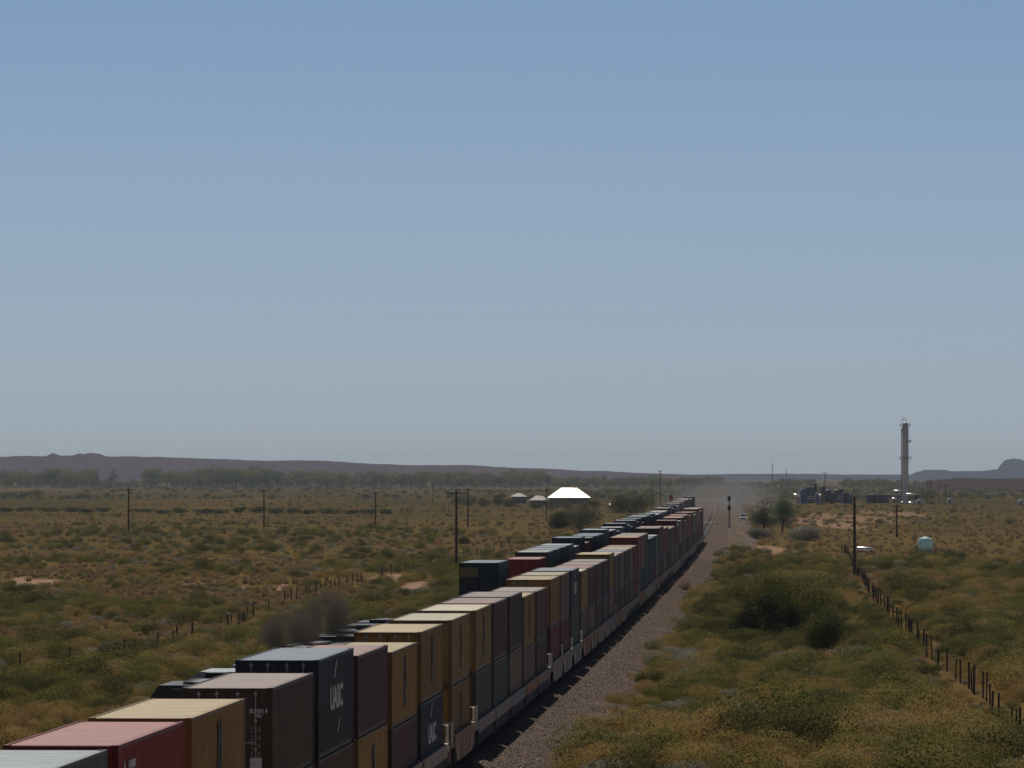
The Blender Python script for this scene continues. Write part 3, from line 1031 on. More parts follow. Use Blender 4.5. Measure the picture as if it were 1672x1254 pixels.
def scatter(name, pts, coll, label):
    """pts: (x, y, z, scale, rotation, index) -> ONE object instancing the prototypes"""
    me = bpy.data.meshes.new(name)
    me.from_pydata([p[:3] for p in pts], [], [])
    for an, ty, k in (('size', 'FLOAT', 3), ('turn', 'FLOAT', 4), ('pick', 'INT', 5)):
        at_ = me.attributes.new(an, ty, 'POINT')
        at_.data.foreach_set('value', [p[k] for p in pts])
    o = link(name, me)
    ng = bpy.data.node_groups.new(name + '_nodes', 'GeometryNodeTree')
    ng.interface.new_socket('Geometry', in_out='INPUT', socket_type='NodeSocketGeometry')
    ng.interface.new_socket('Geometry', in_out='OUTPUT', socket_type='NodeSocketGeometry')
    N, L = ng.nodes, ng.links
    gi, go = N.new('NodeGroupInput'), N.new('NodeGroupOutput')
    m2p = N.new('GeometryNodeMeshToPoints')
    iop = N.new('GeometryNodeInstanceOnPoints')
    ci = N.new('GeometryNodeCollectionInfo')
    ci.inputs['Collection'].default_value = coll
    ci.inputs['Separate Children'].default_value = True
    ci.inputs['Reset Children'].default_value = True
    iop.inputs['Pick Instance'].default_value = True
    def attr(nm, ty):
        a = N.new('GeometryNodeInputNamedAttribute')
        a.data_type = ty
        a.inputs['Name'].default_value = nm
        return a.outputs['Attribute']
    cmb = N.new('ShaderNodeCombineXYZ')
    L.new(attr('turn', 'FLOAT'), cmb.inputs['Z'])
    L.new(gi.outputs[0], m2p.inputs['Mesh'])
    L.new(m2p.outputs[0], iop.inputs['Points'])
    L.new(ci.outputs[0], iop.inputs['Instance'])
    L.new(attr('pick', 'INT'), iop.inputs['Instance Index'])
    L.new(cmb.outputs[0], iop.inputs['Rotation'])
    L.new(attr('size', 'FLOAT'), iop.inputs['Scale'])
    L.new(iop.outputs[0], go.inputs[0])
    md = o.modifiers.new('scatter', 'NODES')
    md.node_group = ng
    return tag(o, label, name.replace('_', ' ').split(' ')[-1] if label else None, kind='stuff')

# prototypes of the ground cover (index order = name order)
protos = []
SPEC = []            # species of each prototype
for sp, cnt, n, w, h, leaf in (('rabbit', 5, 3300, 1.6, 0.92, 0.047), ('sage', 4, 2400, 1.15, 0.65, 0.044), ('dry', 4, 2200, 1.2, 0.6, 0.044),
                               ('green', 4, 3800, 1.6, 1.0, 0.048), ('dark', 2, 3800, 1.7, 1.2, 0.05)):
    for k in range(cnt):
        protos.append(bush_mb(100 + len(protos), n, w, h, leaf).mesh('scrub', MF[sp]))
        SPEC.append(sp)
for k in range(3):
    protos.append(tuft_mb(300 + k, 90, 0.6, 0.45).mesh('grass', MF['grass']))
    SPEC.append('grass')
IDX = {s: [i for i, q in enumerate(SPEC) if q == s] for s in set(SPEC)}
scrub_c = proto_coll('scrub_kinds', protos)

keepout = [((1412 - 836) * d_ / F, d_, 3.2) for d_ in (905, 915, 925, 935, 940)] + [((1511 - 836) * d_ / F, d_, 2.4) for d_ in (880, 888, 896, 905)]      # (x, y, r): big plants and things that stand clear
def clear(x, y, pad=0.0):
    for (a, b, r) in keepout:
        if (x - a) ** 2 + (y - b) ** 2 < (r + pad) ** 2: return False
    return True

def species(x, y, right):
    a = noise.noise(Vector((x * 0.035, y * 0.02, 1.7)))
    b = noise.noise(Vector((x * 0.06, y * 0.03, 9.4)))
    w = dict(rabbit=0.9 + 4.0 * max(0, b), sage=0.6 + 3.8 * max(0, -b - 0.05), dry=0.3 + 2.2 * max(0, -a - 0.1), green=0.55 + 4.0 * max(0, a), dark=0.10 + 0.9 * max(0, a))
    if not right: w['green'] *= 1.9; w['rabbit'] *= 0.7; w['dark'] *= 2.0
    ks = list(w)
    return rnd.choices(ks, [w[k] for k in ks])[0]

FENCE_R = [(1690, 1222), (1640, 1175), (1580, 1122), (1530, 1085), (1490, 1046), (1455, 1010), (1420, 972), (1400, 945), (1385, 915), (1360, 885), (1340, 866)]
FENCE_L = [(-20, 1112), (40, 1098), (110, 1090), (200, 1074), (292, 1050), (345, 1035), (420, 1003), (530, 965), (660, 935), (745, 916), (800, 900), (845, 886)]
def fence_x(y, line=FENCE_R):
    q = [at(px, py, gd(py)) for px, py in line]
    for a, b in zip(q[:-1], q[1:]):
        if a.y <= y <= b.y:
            return a.x + (b.x - a.x) * (y - a.y) / (b.y - a.y)
    return 1e9
def scrub_points():
    near = []
    y = 225.0
    while y < 3600:
        dy = 1.6 if y < 520 else (1.6 + (y - 520) * 0.0040)
        hw = 0.094 * y + 14
        dx = dy * (1.1 if y < 900 else 1.5)
        nx = int(2 * hw / dx)
        for i in range(nx):
            x = -hw + (i + rnd.random()) * dx
            yy = y + rnd.uniform(-.5, .5) * dy
            off = x - XR(yy)
            if -12.2 < off < 3.7 + 1.1 * noise.noise(Vector((yy * 0.09, 2.2, 0))): continue
            if yy > 1000 and 0 < off < 9.6: continue
            right = off > 0
            if bare(x, yy) and rnd.random() < (0.86 if yy < 1000 else 0.35): continue
            n1 = noise.noise(Vector((x * 0.024, yy * 0.014, 5.0))) if yy < 850 else noise.noise(Vector((x * 0.008, yy * 0.0105, 5.0)))
            n2 = noise.noise(Vector((x * 0.085, yy * 0.045, 2.0)))
            cover = n1 * 0.9 + n2 * 0.55
            if right:
                thr = -0.36 if yy < 430 else (-0.16 if yy < 620 else (-0.02 if yy < 1000 else 0.06))
                strip = off < (27 if yy < 650 else 19)
                if strip and 400 < yy < 1000: thr = -0.48
            else:
                thr = -0.10 if yy < 560 else (0.0 if yy < 900 else (0.08 if yy < 1400 else 0.17))
                if off > -34 and yy < 900: thr -= 0.15
            if cover < thr:
                t = rnd.random()
                if t < (0.55 if yy < 850 else 0.38):
                    near.append((x, yy, gz(x, yy), rnd.uniform(0.7, 1.6), rnd.uniform(0, 6.28), rnd.choice(IDX['grass'])))
                elif t < (0.74 if yy < 850 else 0.50):
                    near.append((x, yy, gz(x, yy) - 0.03, rnd.uniform(0.3, 0.65), rnd.uniform(0, 6.28), rnd.choice(IDX[rnd.choice(('dry', 'rabbit', 'sage', 'green'))])))
                continue
            if rnd.random() > (0.60 if right else 0.60): continue
            sp = species(x, yy, right)
            k = cover - thr
            s = rnd.uniform(0.65, 1.5) * (0.85 + 0.55 * min(1.0, max(0, k)))
            if right:
                s *= 1.3
                if 5 < off and strip and 400 < yy < 1000:
                    if rnd.random() < 0.62: sp = rnd.choice(('green', 'green', 'dark', 'dark', 'rabbit'))
                    s *= rnd.uniform(0.6, 1.0)
            if sp in ('green', 'dark'): s *= rnd.uniform(0.7, 1.35)
            if yy > 1400: s *= 0.85
            if off > 0 and off < 6: s *= 0.7
            if not clear(x, yy, s * 0.25): continue
            if yy < 760:
                fx = fence_x(yy) if right else fence_x(yy, FENCE_L)
                if abs(x - fx) < 2.2:
                    if rnd.random() < 0.4: sp = rnd.choice(('grass', 'dry'))
                    s = min(s, rnd.uniform(0.4, 0.8))
            near.append((x, yy, gz(x, yy) - 0.06 * s, s, rnd.uniform(0, 6.28), rnd.choice(IDX[sp])))
        y += dy
    return near

# --- shrubs and trees one can tell apart
def stems(mb, r, w, h, n, rad0=0.05):
    for k in range(n):
        t = r.uniform(0, 6.28)
        q = r.uniform(0.2, 0.75) * w * 0.5
        pts = []
        for j in range(5):
            u = j / 4
            pts.append((math.cos(t) * q * u**1.3 + r.gauss(0, .02) * w, math.sin(t) * q * u**1.3 + r.gauss(0, .02) * w, h * 0.62 * u))
        mb.tube(pts, rad0, 5, True, rad0 * 0.25)

def shrub(name, label, cat, px, pyb, wpx, hpx, mat, group=None, n=None, leaf=0.16, seed=None, dist=None, lobes=7, trunk=False):
    d = dist or gd(pyb)
    x = (px - 836) * d / F
    w, h = wpx * d / F, hpx * d / F
    g0 = gz(x, d)
    t = thing(name, label, cat, (x, d, g0), 0, group)
    r = random.Random(seed or int(px * 7 + pyb))
    n = n or int(min(9000, 900 + 260 * w * h))
    lb = []
    if trunk:
        for k in range(lobes):
            tt = r.uniform(0, 6.28)
            q = r.uniform(0.1, 0.85) * w * 0.5
            s = r.uniform(0.12, 0.24) * w
            zc = h * (0.22 + 0.6 * r.random() * (1 - 0.45 * q / (w * 0.5)))
            lb.append((math.cos(tt) * q, math.sin(tt) * q, zc, s, min(s * r.uniform(0.8, 1.3), h - zc, zc)))
        lb.append((w * 0.12, 0, h * 0.84, w * 0.24, h * 0.15))
    else:
        lb.append((0, 0, h * 0.40, w * 0.36, h * 0.50))
        for k in range(lobes):
            tt = r.uniform(0, 6.28)
            q = r.uniform(0.35, 0.72) * w * 0.5
            s = r.uniform(0.15, 0.27) * w
            zc = h * r.uniform(0.25, 0.72)
            lb.append((math.cos(tt) * q, math.sin(tt) * q, zc, s, min(s * 1.1, h * 1.02 - zc)))
    leaf_cloud(r, n, lb, leaf, 0.35, 0.25).obj('crown' if trunk else 'foliage', mat, t)
    mb = MB()
    if trunk:
        mb.tube([(0, 0, -0.2), (r.gauss(0, .02) * w, 0, h * 0.25), (r.gauss(0, .03) * w, r.gauss(0, .03) * w, h * 0.62)], max(0.12, w * 0.035), 8, True, 0.05)
        for q in lb[:6]:
            mb.tube([(0, 0, h * 0.15), (q[0] * 0.5, q[1] * 0.5, (h * 0.2 + q[2]) * 0.55), (q[0], q[1], q[2])], max(0.06, w * 0.015), 5, True, 0.03)
    else:
        stems(mb, r, w, h, 9, max(0.04, w * 0.012))
    mb.obj('trunk' if trunk else 'stem', twig_m, t)
    keepout.append((x, d - w * 0.15, w * (0.62 if name == 'salt_cedar' else 0.42)))
    return t
MFd, MFg, MFt, MFo = MF['dark'], MF['green'], MF['tree'], MF['olive']
# salt cedars right of the ballast
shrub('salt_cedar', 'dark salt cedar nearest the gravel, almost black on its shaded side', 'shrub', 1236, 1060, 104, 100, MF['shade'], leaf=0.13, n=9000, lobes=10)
shrub('salt_cedar', 'rounded dark salt cedar at the right of the thicket by the fence', 'shrub', 1345, 1070, 98, 90, MFd, leaf=0.13, n=9000, lobes=10)
shrub('salt_cedar', 'tall olive salt cedar behind the two dark ones', 'shrub', 1300, 1036, 172, 112, MFg, leaf=0.16, n=20000, lobes=16)
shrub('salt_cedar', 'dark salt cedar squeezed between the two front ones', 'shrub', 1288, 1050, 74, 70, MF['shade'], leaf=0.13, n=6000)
shrub('salt_cedar', 'green salt cedar at the left back of the thicket', 'shrub', 1222, 1004, 110, 60, MFg, leaf=0.14, n=8000)
shrub('salt_cedar', 'tan-topped salt cedar farthest back in the thicket', 'shrub', 1320, 968, 150, 36, MF['rabbit'], leaf=0.14, n=7000, lobes=12)
shrub('greasewood_bush', 'dark rounded bush at the gravel edge below the red soil', 'shrub', 1062, 1122, 62, 30, MFd, leaf=0.11)
shrub('greasewood_bush', 'dark green bush beside the gravel, left of the salt cedars', 'shrub', 1125, 1052, 48, 26, MFg, leaf=0.11)
shrub('greasewood_bush', 'dry brown bush growing on the ballast shoulder', 'shrub', 1117, 968, 30, 22, MF['dry'], leaf=0.10)
shrub('greasewood_bush', 'grey-green sprawling bush at the bottom edge right of the gravel', 'shrub', 1010, 1238, 90, 46, MF['sage'], leaf=0.11)
shrub('greasewood_bush', 'olive mound in the bottom foreground next to the gravel', 'shrub', 985, 1205, 110, 40, MF['rabbit'], leaf=0.11)
shrub('greasewood_bush', 'big dark mound at the bottom of the frame under the fence', 'shrub', 1440, 1235, 110, 44, MFd, leaf=0.12)
shrub('greasewood_bush', 'low dark bush in front of the white water tank', 'shrub', 1510, 926, 22, 17, MFd, leaf=0.15)
shrub('greasewood_bush', 'wide dark bush just right of the white water tank', 'shrub', 1562, 922, 60, 27, MFd, leaf=0.15)
shrub('greasewood_bush', 'dark green bush left of the white water tank', 'shrub', 1470, 926, 64, 22, MFg, leaf=0.15)
# trees by the dust
shrub('cottonwood_tree', 'tall grey-green tree right of the white truck, taller of the pair', 'tree', 1277, 870, 50, 75, MFt, trunk=True, leaf=0.26, lobes=34, n=6200, seed=15)
shrub('cottonwood_tree', 'lower grey tree between the white truck and the taller tree', 'tree', 1247, 869, 50, 60, MFo, trunk=True, leaf=0.26, lobes=30, n=5200, seed=19)
shrub('willow_bush', 'grey-green bush spreading at the foot of the two trees', 'shrub', 1310, 882, 62, 26, MF['sage'], leaf=0.24)
shrub('willow_bush', 'dark bush left of the tree foot by the dirt road', 'shrub', 1243, 880, 50, 18, MF['sage'], leaf=0.24)
# bush clump below the bright roof
shrub('russian_olive', 'large grey-green bush below the bright white roof', 'shrub', 948, 872, 62, 52, MFo, leaf=0.26, n=5000, lobes=14)
shrub('russian_olive', 'dark bush at the left of the clump below the bright roof', 'shrub', 918, 864, 48, 30, MFd, leaf=0.26, lobes=11)
shrub('russian_olive', 'dark spreading bush right of the bright roof beside the left train', 'shrub', 1030, 838, 76, 32, MFd, leaf=0.32)
shrub('russian_olive', 'olive bush in front of the clump, next to the left train', 'shrub', 925, 893, 44, 26, MFg, leaf=0.22)
shrub('russian_olive', 'small dark bush behind the utility pole left of the teal container', 'shrub', 757, 889, 28, 15, MFg, leaf=0.14, n=3000)
for k, (px, pb, w, h) in enumerate(((748, 824, 30, 17), (768, 826, 34, 19), (792, 827, 36, 20), (815, 826, 30, 17), (836, 828, 34, 14))):
    shrub('hedge_bush', 'dark bush in the hedge left of the bright white roof', 'shrub', px, pb, w, h, MFd, 'dark bushes of the hedge by the houses', leaf=0.42, n=900)
for k, (px, pb, w, h) in enumerate(((903, 832, 34, 17), (928, 833, 32, 17), (951, 833, 36, 18), (972, 832, 26, 15), (875, 831, 24, 11))):
    shrub('hedge_bush', 'dark bush hiding the wall under the bright roof', 'shrub', px, pb, w, h, MFd, 'dark bushes in front of the bright roof', leaf=0.42, n=800)
hr = random.Random(8)
px = -6
while px < 625:
    w = hr.uniform(20, 44)
    if not (168 < px < 196 or 318 < px < 326):
        shrub('hedge_bush', 'low dark bush in the long hedge line across the left plain', 'shrub', px + w / 2, 836 + 3.5 * px / 620 + hr.uniform(-1, 1), w * 1.2, hr.uniform(6.5, 11), MFd,
              'dark bushes of the long hedge line', leaf=0.5, n=520)
    px += w
for px, pb, w, h in ((62, 811, 34, 13), (12, 812, 40, 11), (40, 812, 24, 9)):
    shrub('hedge_bush', 'dark bush in the clump before the pale sand at the left edge', 'shrub', px, pb, w, h, MFd, 'dark bushes at the left edge', leaf=0.5, n=700)
shrub('greasewood_bush', 'small upright dark bush standing alone on the tawny left plain', 'shrub', 240, 874, 14, 11, MFd, leaf=0.2, n=500)
shrub('greasewood_bush', 'dark round bush on the left plain below the second pole', 'shrub', 221, 900, 16, 12, MFd, leaf=0.2, n=500)

sp_pts = scrub_points()
scatter('desert_scrub', sp_pts, scrub_c, 'knee-high rabbitbrush, sage and greasewood covering the plain')

# far woods
tp = []
for k in range(4):
    r = random.Random(700 + k)
    lb = [(r.uniform(-.25, .25), r.uniform(-.25, .25), 0.35 + 0.45 * r.random(), r.uniform(.16, .28), r.uniform(.14, .24)) for q in range(9)]
    mb = leaf_cloud(r, 420, lb, 0.10, 0.4)
    mb.tube([(0, 0, 0), (0, 0, 0.5)], 0.025, 5)
    tp.append(mb.mesh('far_tree', MF['green']))
wood_c = proto_coll('wood_kinds', tp)
wr = random.Random(21)
WOOD = [(-30, 160, 20, 34), (160, 236, 9, 11), (236, 460, 24, 37), (460, 900, 19, 29), (900, 1180, 12, 20), (1180, 1260, 6, 9), (1260, 1330, 8, 14), (1370, 1470, 10, 15), (1490, 1570, 7, 12), (1570, 1700, 3, 5)]
pts = []
for (x0, x1, h0, h1) in WOOD:
    for q in range(int((x1 - x0) * 1.1)):
        d = wr.uniform(5600, 7400)
        px = wr.uniform(x0, x1)
        h = wr.uniform(h0, h1) * d / F * (0.62 + 0.42 * abs(noise.noise(Vector((px * 0.02, 3.3, 0)))) + 0.25 * wr.random())
        if wr.random() < 0.35: h *= 0.6
        pts.append(((px - 836) * d / F, d, GZ - 0.2, h, wr.uniform(0, 6.28), wr.randrange(4)))
scatter('riverside_wood', pts, wood_c, 'long belt of cottonwoods along the foot of the far mesa')
# knee-high to head-high scrub farther out
far_pts = []
for q in range(5200):
    d = 3000 * math.exp(wr.random() * 0.72)
    px = wr.uniform(-60, 1730)
    if 1150 < px < 1250 and wr.random() < 0.7: continue
    x = (px - 836) * d / F
    if noise.noise(Vector((x * 0.004, d * 0.0012, 4.4))) + 0.25 * wr.gauss(0, 1) < -0.05: continue
    if -12 < x - XR(d) < 14: continue
    far_pts.append((x, d, GZ - 0.1, wr.uniform(1.3, 2.8), wr.uniform(0, 6.28), wr.choice(IDX['green'] + IDX['dark'] + IDX['sage'])))
scatter('distant_brush', far_pts, scrub_c, 'dark brush dotting the flats in front of the far wood')
shrub('cottonwood_tree', 'lone cottonwood standing in the gap of the far tree belt', 'tree', 184, 791, 20, 30, MFt, trunk=True, leaf=1.0, lobes=9, n=1200, dist=6300)

# gravel lying loose on the ballast shoulder
gp = []
for k in range(5):
    r = random.Random(60 + k)
    mb = MB()
    vs = []
    for a in ((1, 0, 0), (-1, 0, 0), (0, 1, 0), (0, -1, 0), (0, 0, 1), (0, 0, -1)):
        vs.append(tuple(0.5 * q + r.uniform(-.16, .16) for q in a))
    mb.add(vs, [(0, 2, 4), (2, 1, 4), (1, 3, 4), (3, 0, 4), (2, 0, 5), (1, 2, 5), (3, 1, 5), (0, 3, 5)])
    gp.append(mb.mesh('stone', None))
def stone_mat():
    m, N, L, out = newmat('ballast_stone')
    b = principled(N, L, out, 0.85, 0.3)
    oi = N.new('ShaderNodeObjectInfo')
    L.new(ramp2(N, L, oi.outputs['Random'], [(0.0, (0.120, 0.090, 0.074)), (0.55, (0.224, 0.168, 0.132)), (0.9, (0.336, 0.256, 0.206)), (1.0, (0.672, 0.560, 0.478))]), b.inputs['Base Color'])
    return m
sm_ = stone_mat()
for me in gp: me.materials.append(sm_)
stone_c = proto_coll('stone_kinds', gp)
gpts = []
gr = random.Random(3)
for q in range(42000):
    z = 225 + (gr.random() ** 1.5) * 620
    o = gr.uniform(0.4, 5.0)
    cr = cross_ballast(z)
    x = CR(z) + 1.3 + o - 0.3
    for a, b in zip(cr[:-1], cr[1:]):
        if a[0] <= x <= b[0]:
            h = a[1] + (b[1] - a[1]) * (x - a[0]) / (b[0] - a[0])
            break
    else:
        continue
    gpts.append((x, z, h, gr.uniform(0.035, 0.095), gr.uniform(0, 6.28), gr.randrange(5)))
scatter('ballast_stones', gpts, stone_c, 'loose crushed stone on the shoulder beside the right train')

# ------------------------------------------------------------------ fences
post_m = plain('fence_timber', (0.045, 0.036, 0.030), 0.9)
wire_m = plain('fence_wire', (0.12, 0.10, 0.09), 0.6, 0.5)
def fence(label, pix, step, h, seed, miss=0.0):
    r = random.Random(seed)
    P = [at(px, py, gd(py)) for px, py in pix]
    P = [Vector((p.x, p.y, 0)) for p in P]
    t = thing('wire_fence', label, 'fence', (P[0].x, P[0].y, GZ))
    tops = []
    n = 0
    for a, b in zip(P[:-1], P[1:]):
        k = max(1, int((b - a).length / step))
        for i in range(k):
            q = a.lerp(b, (i + r.uniform(-.28, .28)) / k)
            q.x += r.gauss(0, 0.12)
            g0 = gz(q.x, q.y)
            hh = h * r.uniform(0.85, 1.2)
            lean = (r.gauss(0, .05), r.gauss(0, .05))
            tops.append((q.x, q.y, g0))
            if n < 100:
                rr = r.uniform(0.045, 0.075)
                if r.random() < miss: continue
                MB().tube([(0, 0, -0.3), (lean[0] * 0.5, lean[1] * 0.5, hh * 0.5), (lean[0], lean[1], hh)], rr, 7).obj('post', post_m, t, (q.x - P[0].x, q.y - P[0].y, g0 - GZ))
            n += 1
    mb = MB()
    for z in (0.35, 0.65, 0.95):
        mb.tube([(q[0] - P[0].x, q[1] - P[0].y, q[2] - GZ + z * h / 1.2) for q in tops], 0.006, 3, False)
    mb.obj('wire', wire_m, t)
fence('old timber-post wire fence running along the left side of the tracks',
      FENCE_L, 7.0, 1.15, 4, 0.34)
fence('leaning timber-post wire fence climbing the right-hand scrub',
      FENCE_R, 5.2, 1.4, 9, 0.18)

# ------------------------------------------------------------------ poles
pole_m = plain('pole_timber', (0.060, 0.046, 0.038), 0.9)
ins_m = plain('insulator', (0.25, 0.24, 0.22), 0.4)
def pole(px, ytop, ybase, label, arms=1, armw=1.6, d=None, group='utility poles on the plain', thick=1.0):
    d = d or gd(ybase)
    x = (px - 836) * d / F
    g0 = gz(x, d)
    h = EYE + (775 - ytop) * d / F - g0
    t = thing('utility_pole', label, 'utility pole', (x, d, g0), 0, group)
    MB().tube([(0, 0, -0.3), (0.02, 0, h * 0.5), (0, 0.02, h)], 0.20 * thick, 8, True, 0.13 * thick).obj('pole_shaft', pole_m, t)
    for k in range(arms):
        zz = h - 0.35 - k * 0.9
        mb = MB(); mb.box(-armw / 2, armw / 2, -0.26, -0.14, zz - 0.07, zz + 0.07)
        mb.tube([(-armw * 0.3, -0.2, zz), (0, -0.2, zz - 0.55)], 0.025, 4); mb.tube([(armw * 0.3, -0.2, zz), (0, -0.2, zz - 0.55)], 0.025, 4)
        arm = mb.obj('crossarm', pole_m, t)
        for s in (-0.46, -0.2, 0.2, 0.46):
            m2 = MB(); m2.lathe([(0.0, 0.2), (0.05, 0.18), (0.06, 0.08), (0.03, 0.0)], 8, (s * armw, -0.2, zz + 0.07)); m2.obj('insulator', ins_m, arm)
    return t
pole(745, 801, 929, 'tall utility pole left of the dark teal end container', 1, 2.6)
pole(210, 797, 874, 'utility pole farthest left on the plain', 1)
pole(431, 799, 865, 'utility pole second from the left on the plain', 1)
pole(613, 803, 857, 'utility pole third from the left, right of the hedge line end', 1)
pole(764, 797, 862, 'smaller utility pole just right of the tall one', 1)
pole(892, 798, 850, 'utility pole at the left end of the bright white roof', 1, 1.4, thick=0.7)
pole(707, 790, 820, 'thin far pole behind the hedge left of the houses', 1)
pole(1065, 785, 822, 'shorter of two poles behind the far end of the left train', 1)
pole(1078, 768, 826, 'taller of two poles behind the far end of the left train', 1)
pole(1395, 811, 936, 'tall brown pole beside the silver tank on the right', 0, thick=1.1)
pole(1347, 771, 822, 'pole with a crossarm over the blue plant buildings', 1, 3.0)
pole(1330, 783, 818, 'thin pole at the left of the plant', 1)
pole(1464, 824, 878, 'pole with two crossarms left of the white water tank', 2, 1.8)
pole(1515, 786, 822, 'left of the two rusty poles right of the tower', 2, 1.6)
pole(1520, 783, 822, 'right of the two rusty poles right of the tower', 2, 1.6)
pole(1533, 792, 822, 'shorter pole right of the rusty pair', 1, 1.6)
pole(1544, 791, 823, 'pole next to the white shed at the plant edge', 1, 1.6)
# radio masts
mast_m = plain('mast_steel', (0.20, 0.20, 0.21), 0.5, 0.5)
def mast(px, ytop, d, label):
    x = (px - 836) * d / F
    h = EYE + (775 - ytop) * d / F - GZ
    t = thing('radio_mast', label, 'mast', (x, d, GZ), 0)
    mb = MB()
    for k in range(3):
        a = k * 2.094
        mb.tube([(math.cos(a) * 0.6, math.sin(a) * 0.6, 0), (math.cos(a) * 0.18, math.sin(a) * 0.18, h * 0.9)], 0.07, 4)
    n = 14
    for j in range(n):
        q0, q1 = 0.6 - 0.42 * j / n, 0.6 - 0.42 * (j + 1) / n
        for k in range(3):
            a, b = k * 2.094, (k + 1) * 2.094
            mb.tube([(math.cos(a) * q0, math.sin(a) * q0, h * 0.9 * j / n), (math.cos(b) * q1, math.sin(b) * q1, h * 0.9 * (j + 1) / n)], 0.04, 3)
    mb.obj('lattice', mast_m, t)
    MB().tube([(0, 0, h * 0.88), (0, 0, h)], 0.05, 5).obj('antenna', mast_m, t)
mast(1261, 752, 3300, 'tall thin lattice radio mast behind the two trees')
mast(1284, 764, 3600, 'shorter thin radio mast right of the tall one')

# ------------------------------------------------------------------ signals, truck
sig_m = plain('signal_black', (0.02, 0.02, 0.022), 0.6)
def signal():
    d = 1390.0
    x = (1190.5 - 836) * d / F
    g0 = GZ
    t = thing('railway_signal', 'dark two-headed railway signal mast beside the dust left of the truck', 'signal', (x, d, g0))
    h = EYE + (775 - 809) * d / F - g0
    MB().tube([(0, 0, 0), (0, 0, h)], 0.11, 8).obj('signal_mast', sig_m, t)
    for k, zc in enumerate((h - 0.75, h - 2.95)):
        mb = MB()
        mb.lathe([(0.0, -0.55), (0.30, -0.5), (0.45, 0), (0.30, 0.62), (0.0, 0.7)], 12, (0, -0.12, zc))
        hd = mb.obj('signal_head', sig_m, t)
        for q in (-0.25, 0.15):
            m2 = MB(); m2.tube([(0, -0.5, zc + q), (0, -0.82, zc + q)], 0.13, 10); m2.obj('lamp_hood', sig_m, hd)
    mb = MB()
    for s in (-0.25, 0.25):
        mb.tube([(s, 0.25, 0), (s, 0.15, h - 3.2)], 0.025, 4)
    for j in range(10): mb.tube([(-0.25, 0.23, j * 0.4 + 0.2), (0.25, 0.23, j * 0.4 + 0.2)], 0.02, 4)
    mb.obj('ladder', sig_m, t)
    mb = MB(); mb.box(-0.6, 0.6, -0.5, 0.5, -0.2, 0.25); mb.obj('base', plain('concrete', (0.35, 0.33, 0.30), 0.9), t)
signal()
def far_signal():
    d = 1700.0
    x = (1095.5 - 836) * d / F
    t = thing('track_marker', 'red marker board on a post left of the far train end', 'sign', (x, d, GZ))
    zc = EYE + (775 - 813) * d / F - GZ
    MB().tube([(0, 0, 0), (0, 0, zc)], 0.10, 6).obj('post', sig_m, t)
    mb = MB()
    mb.prism([(-0.5, zc - 0.7), (0.5, zc - 0.7), (0.62, zc), (0.35, zc + 0.85), (-0.35, zc + 0.85), (-0.62, zc)], 'y', -0.16, -0.11)
    mb.obj('board', plain('marker_red', (0.28, 0.04, 0.03), 0.6), t)
far_signal()

white_car = plain('truck_white', (0.72, 0.72, 0.72), 0.25, 0, 0.6, 0.05)
tyre_m = plain('tyre', (0.02, 0.02, 0.02), 0.9)
def truck():
    d = 1570.0
    x = (1213.5 - 836) * d / F
    t = thing('pickup_truck', 'white pickup truck driving towards the camera on the dusty road', 'truck', (x, d, GZ + 0.13), yaw(d) )
    mb = MB()   # nose towards -y
    mb.prism([(-2.7, 0.45), (-2.75, 0.75), (-2.65, 1.05), (-1.3, 1.18), (-1.2, 1.2), (2.8, 1.2), (2.85, 0.5)], 'x', -0.97, 0.97)
    body = mb.obj('body', white_car, t)
    mb = MB(); 
    vs = []
    for (y, z, w) in ((-1.3, 1.19, 0.90), (-0.45, 1.88, 0.72), (1.0, 1.90, 0.72), (1.35, 1.19, 0.90)):
        vs += [(-w, y, z), (w, y, z)]
    mb.add(vs, [(0, 1, 3, 2), (2, 3, 5, 4), (4, 5, 7, 6), (0, 2, 4, 6), (1, 7, 5, 3)])
    cab = mb.obj('cab', white_car, t)
    a, b = Vector((0, -1.3, 1.19)), Vector((0, -0.45, 1.88))
    mb = MB(); mb.add([(-0.84, -1.24, 1.25), (0.84, -1.24, 1.25), (0.68, -0.52, 1.835), (-0.68, -0.52, 1.835)], [(0, 1, 2, 3)])
    for v in range(len(mb.v)): mb.v[v] = (mb.v[v][0], mb.v[v][1] - 0.02, mb.v[v][2] + 0.015)
    mb.obj('windscreen', glass_m, cab)
    mb = MB(); mb.box(-0.55, 0.55, -2.79, -2.74, 0.62, 0.95); mb.obj('grille', sig_m, body)
    mb = MB(); mb.box(-0.98, 0.98, -2.86, -2.70, 0.40, 0.58); mb.obj('bumper', plain('chrome', (0.5, 0.5, 0.5), 0.25, 0.9), body)
    for s in (-1, 1):
        xa, xb = sorted((s * 0.60, s * 0.92)); m2 = MB(); m2.box(xa, xb, -2.78, -2.72, 0.72, 0.95); m2.obj('headlight', lamp_m, body)
        xa, xb = sorted((s * 0.93, s * 1.15)); m2 = MB(); m2.box(xa, xb, -0.95, -0.85, 1.2, 1.45); m2.obj('mirror', sig_m, cab)
        for y in (-1.75, 1.85):
            m2 = MB(); m2.tube([(s * 0.78, y, 0.40), (s * 0.985, y, 0.40)], 0.40, 16); m2.obj('wheel', tyre_m, t)
    mb = MB(); mb.box(-0.55, 0.55, 0.1, 0.35, 1.905, 2.03); mb.obj('light_bar', plain('amber_bar', (0.35, 0.22, 0.20), 0.4), cab)
truck()

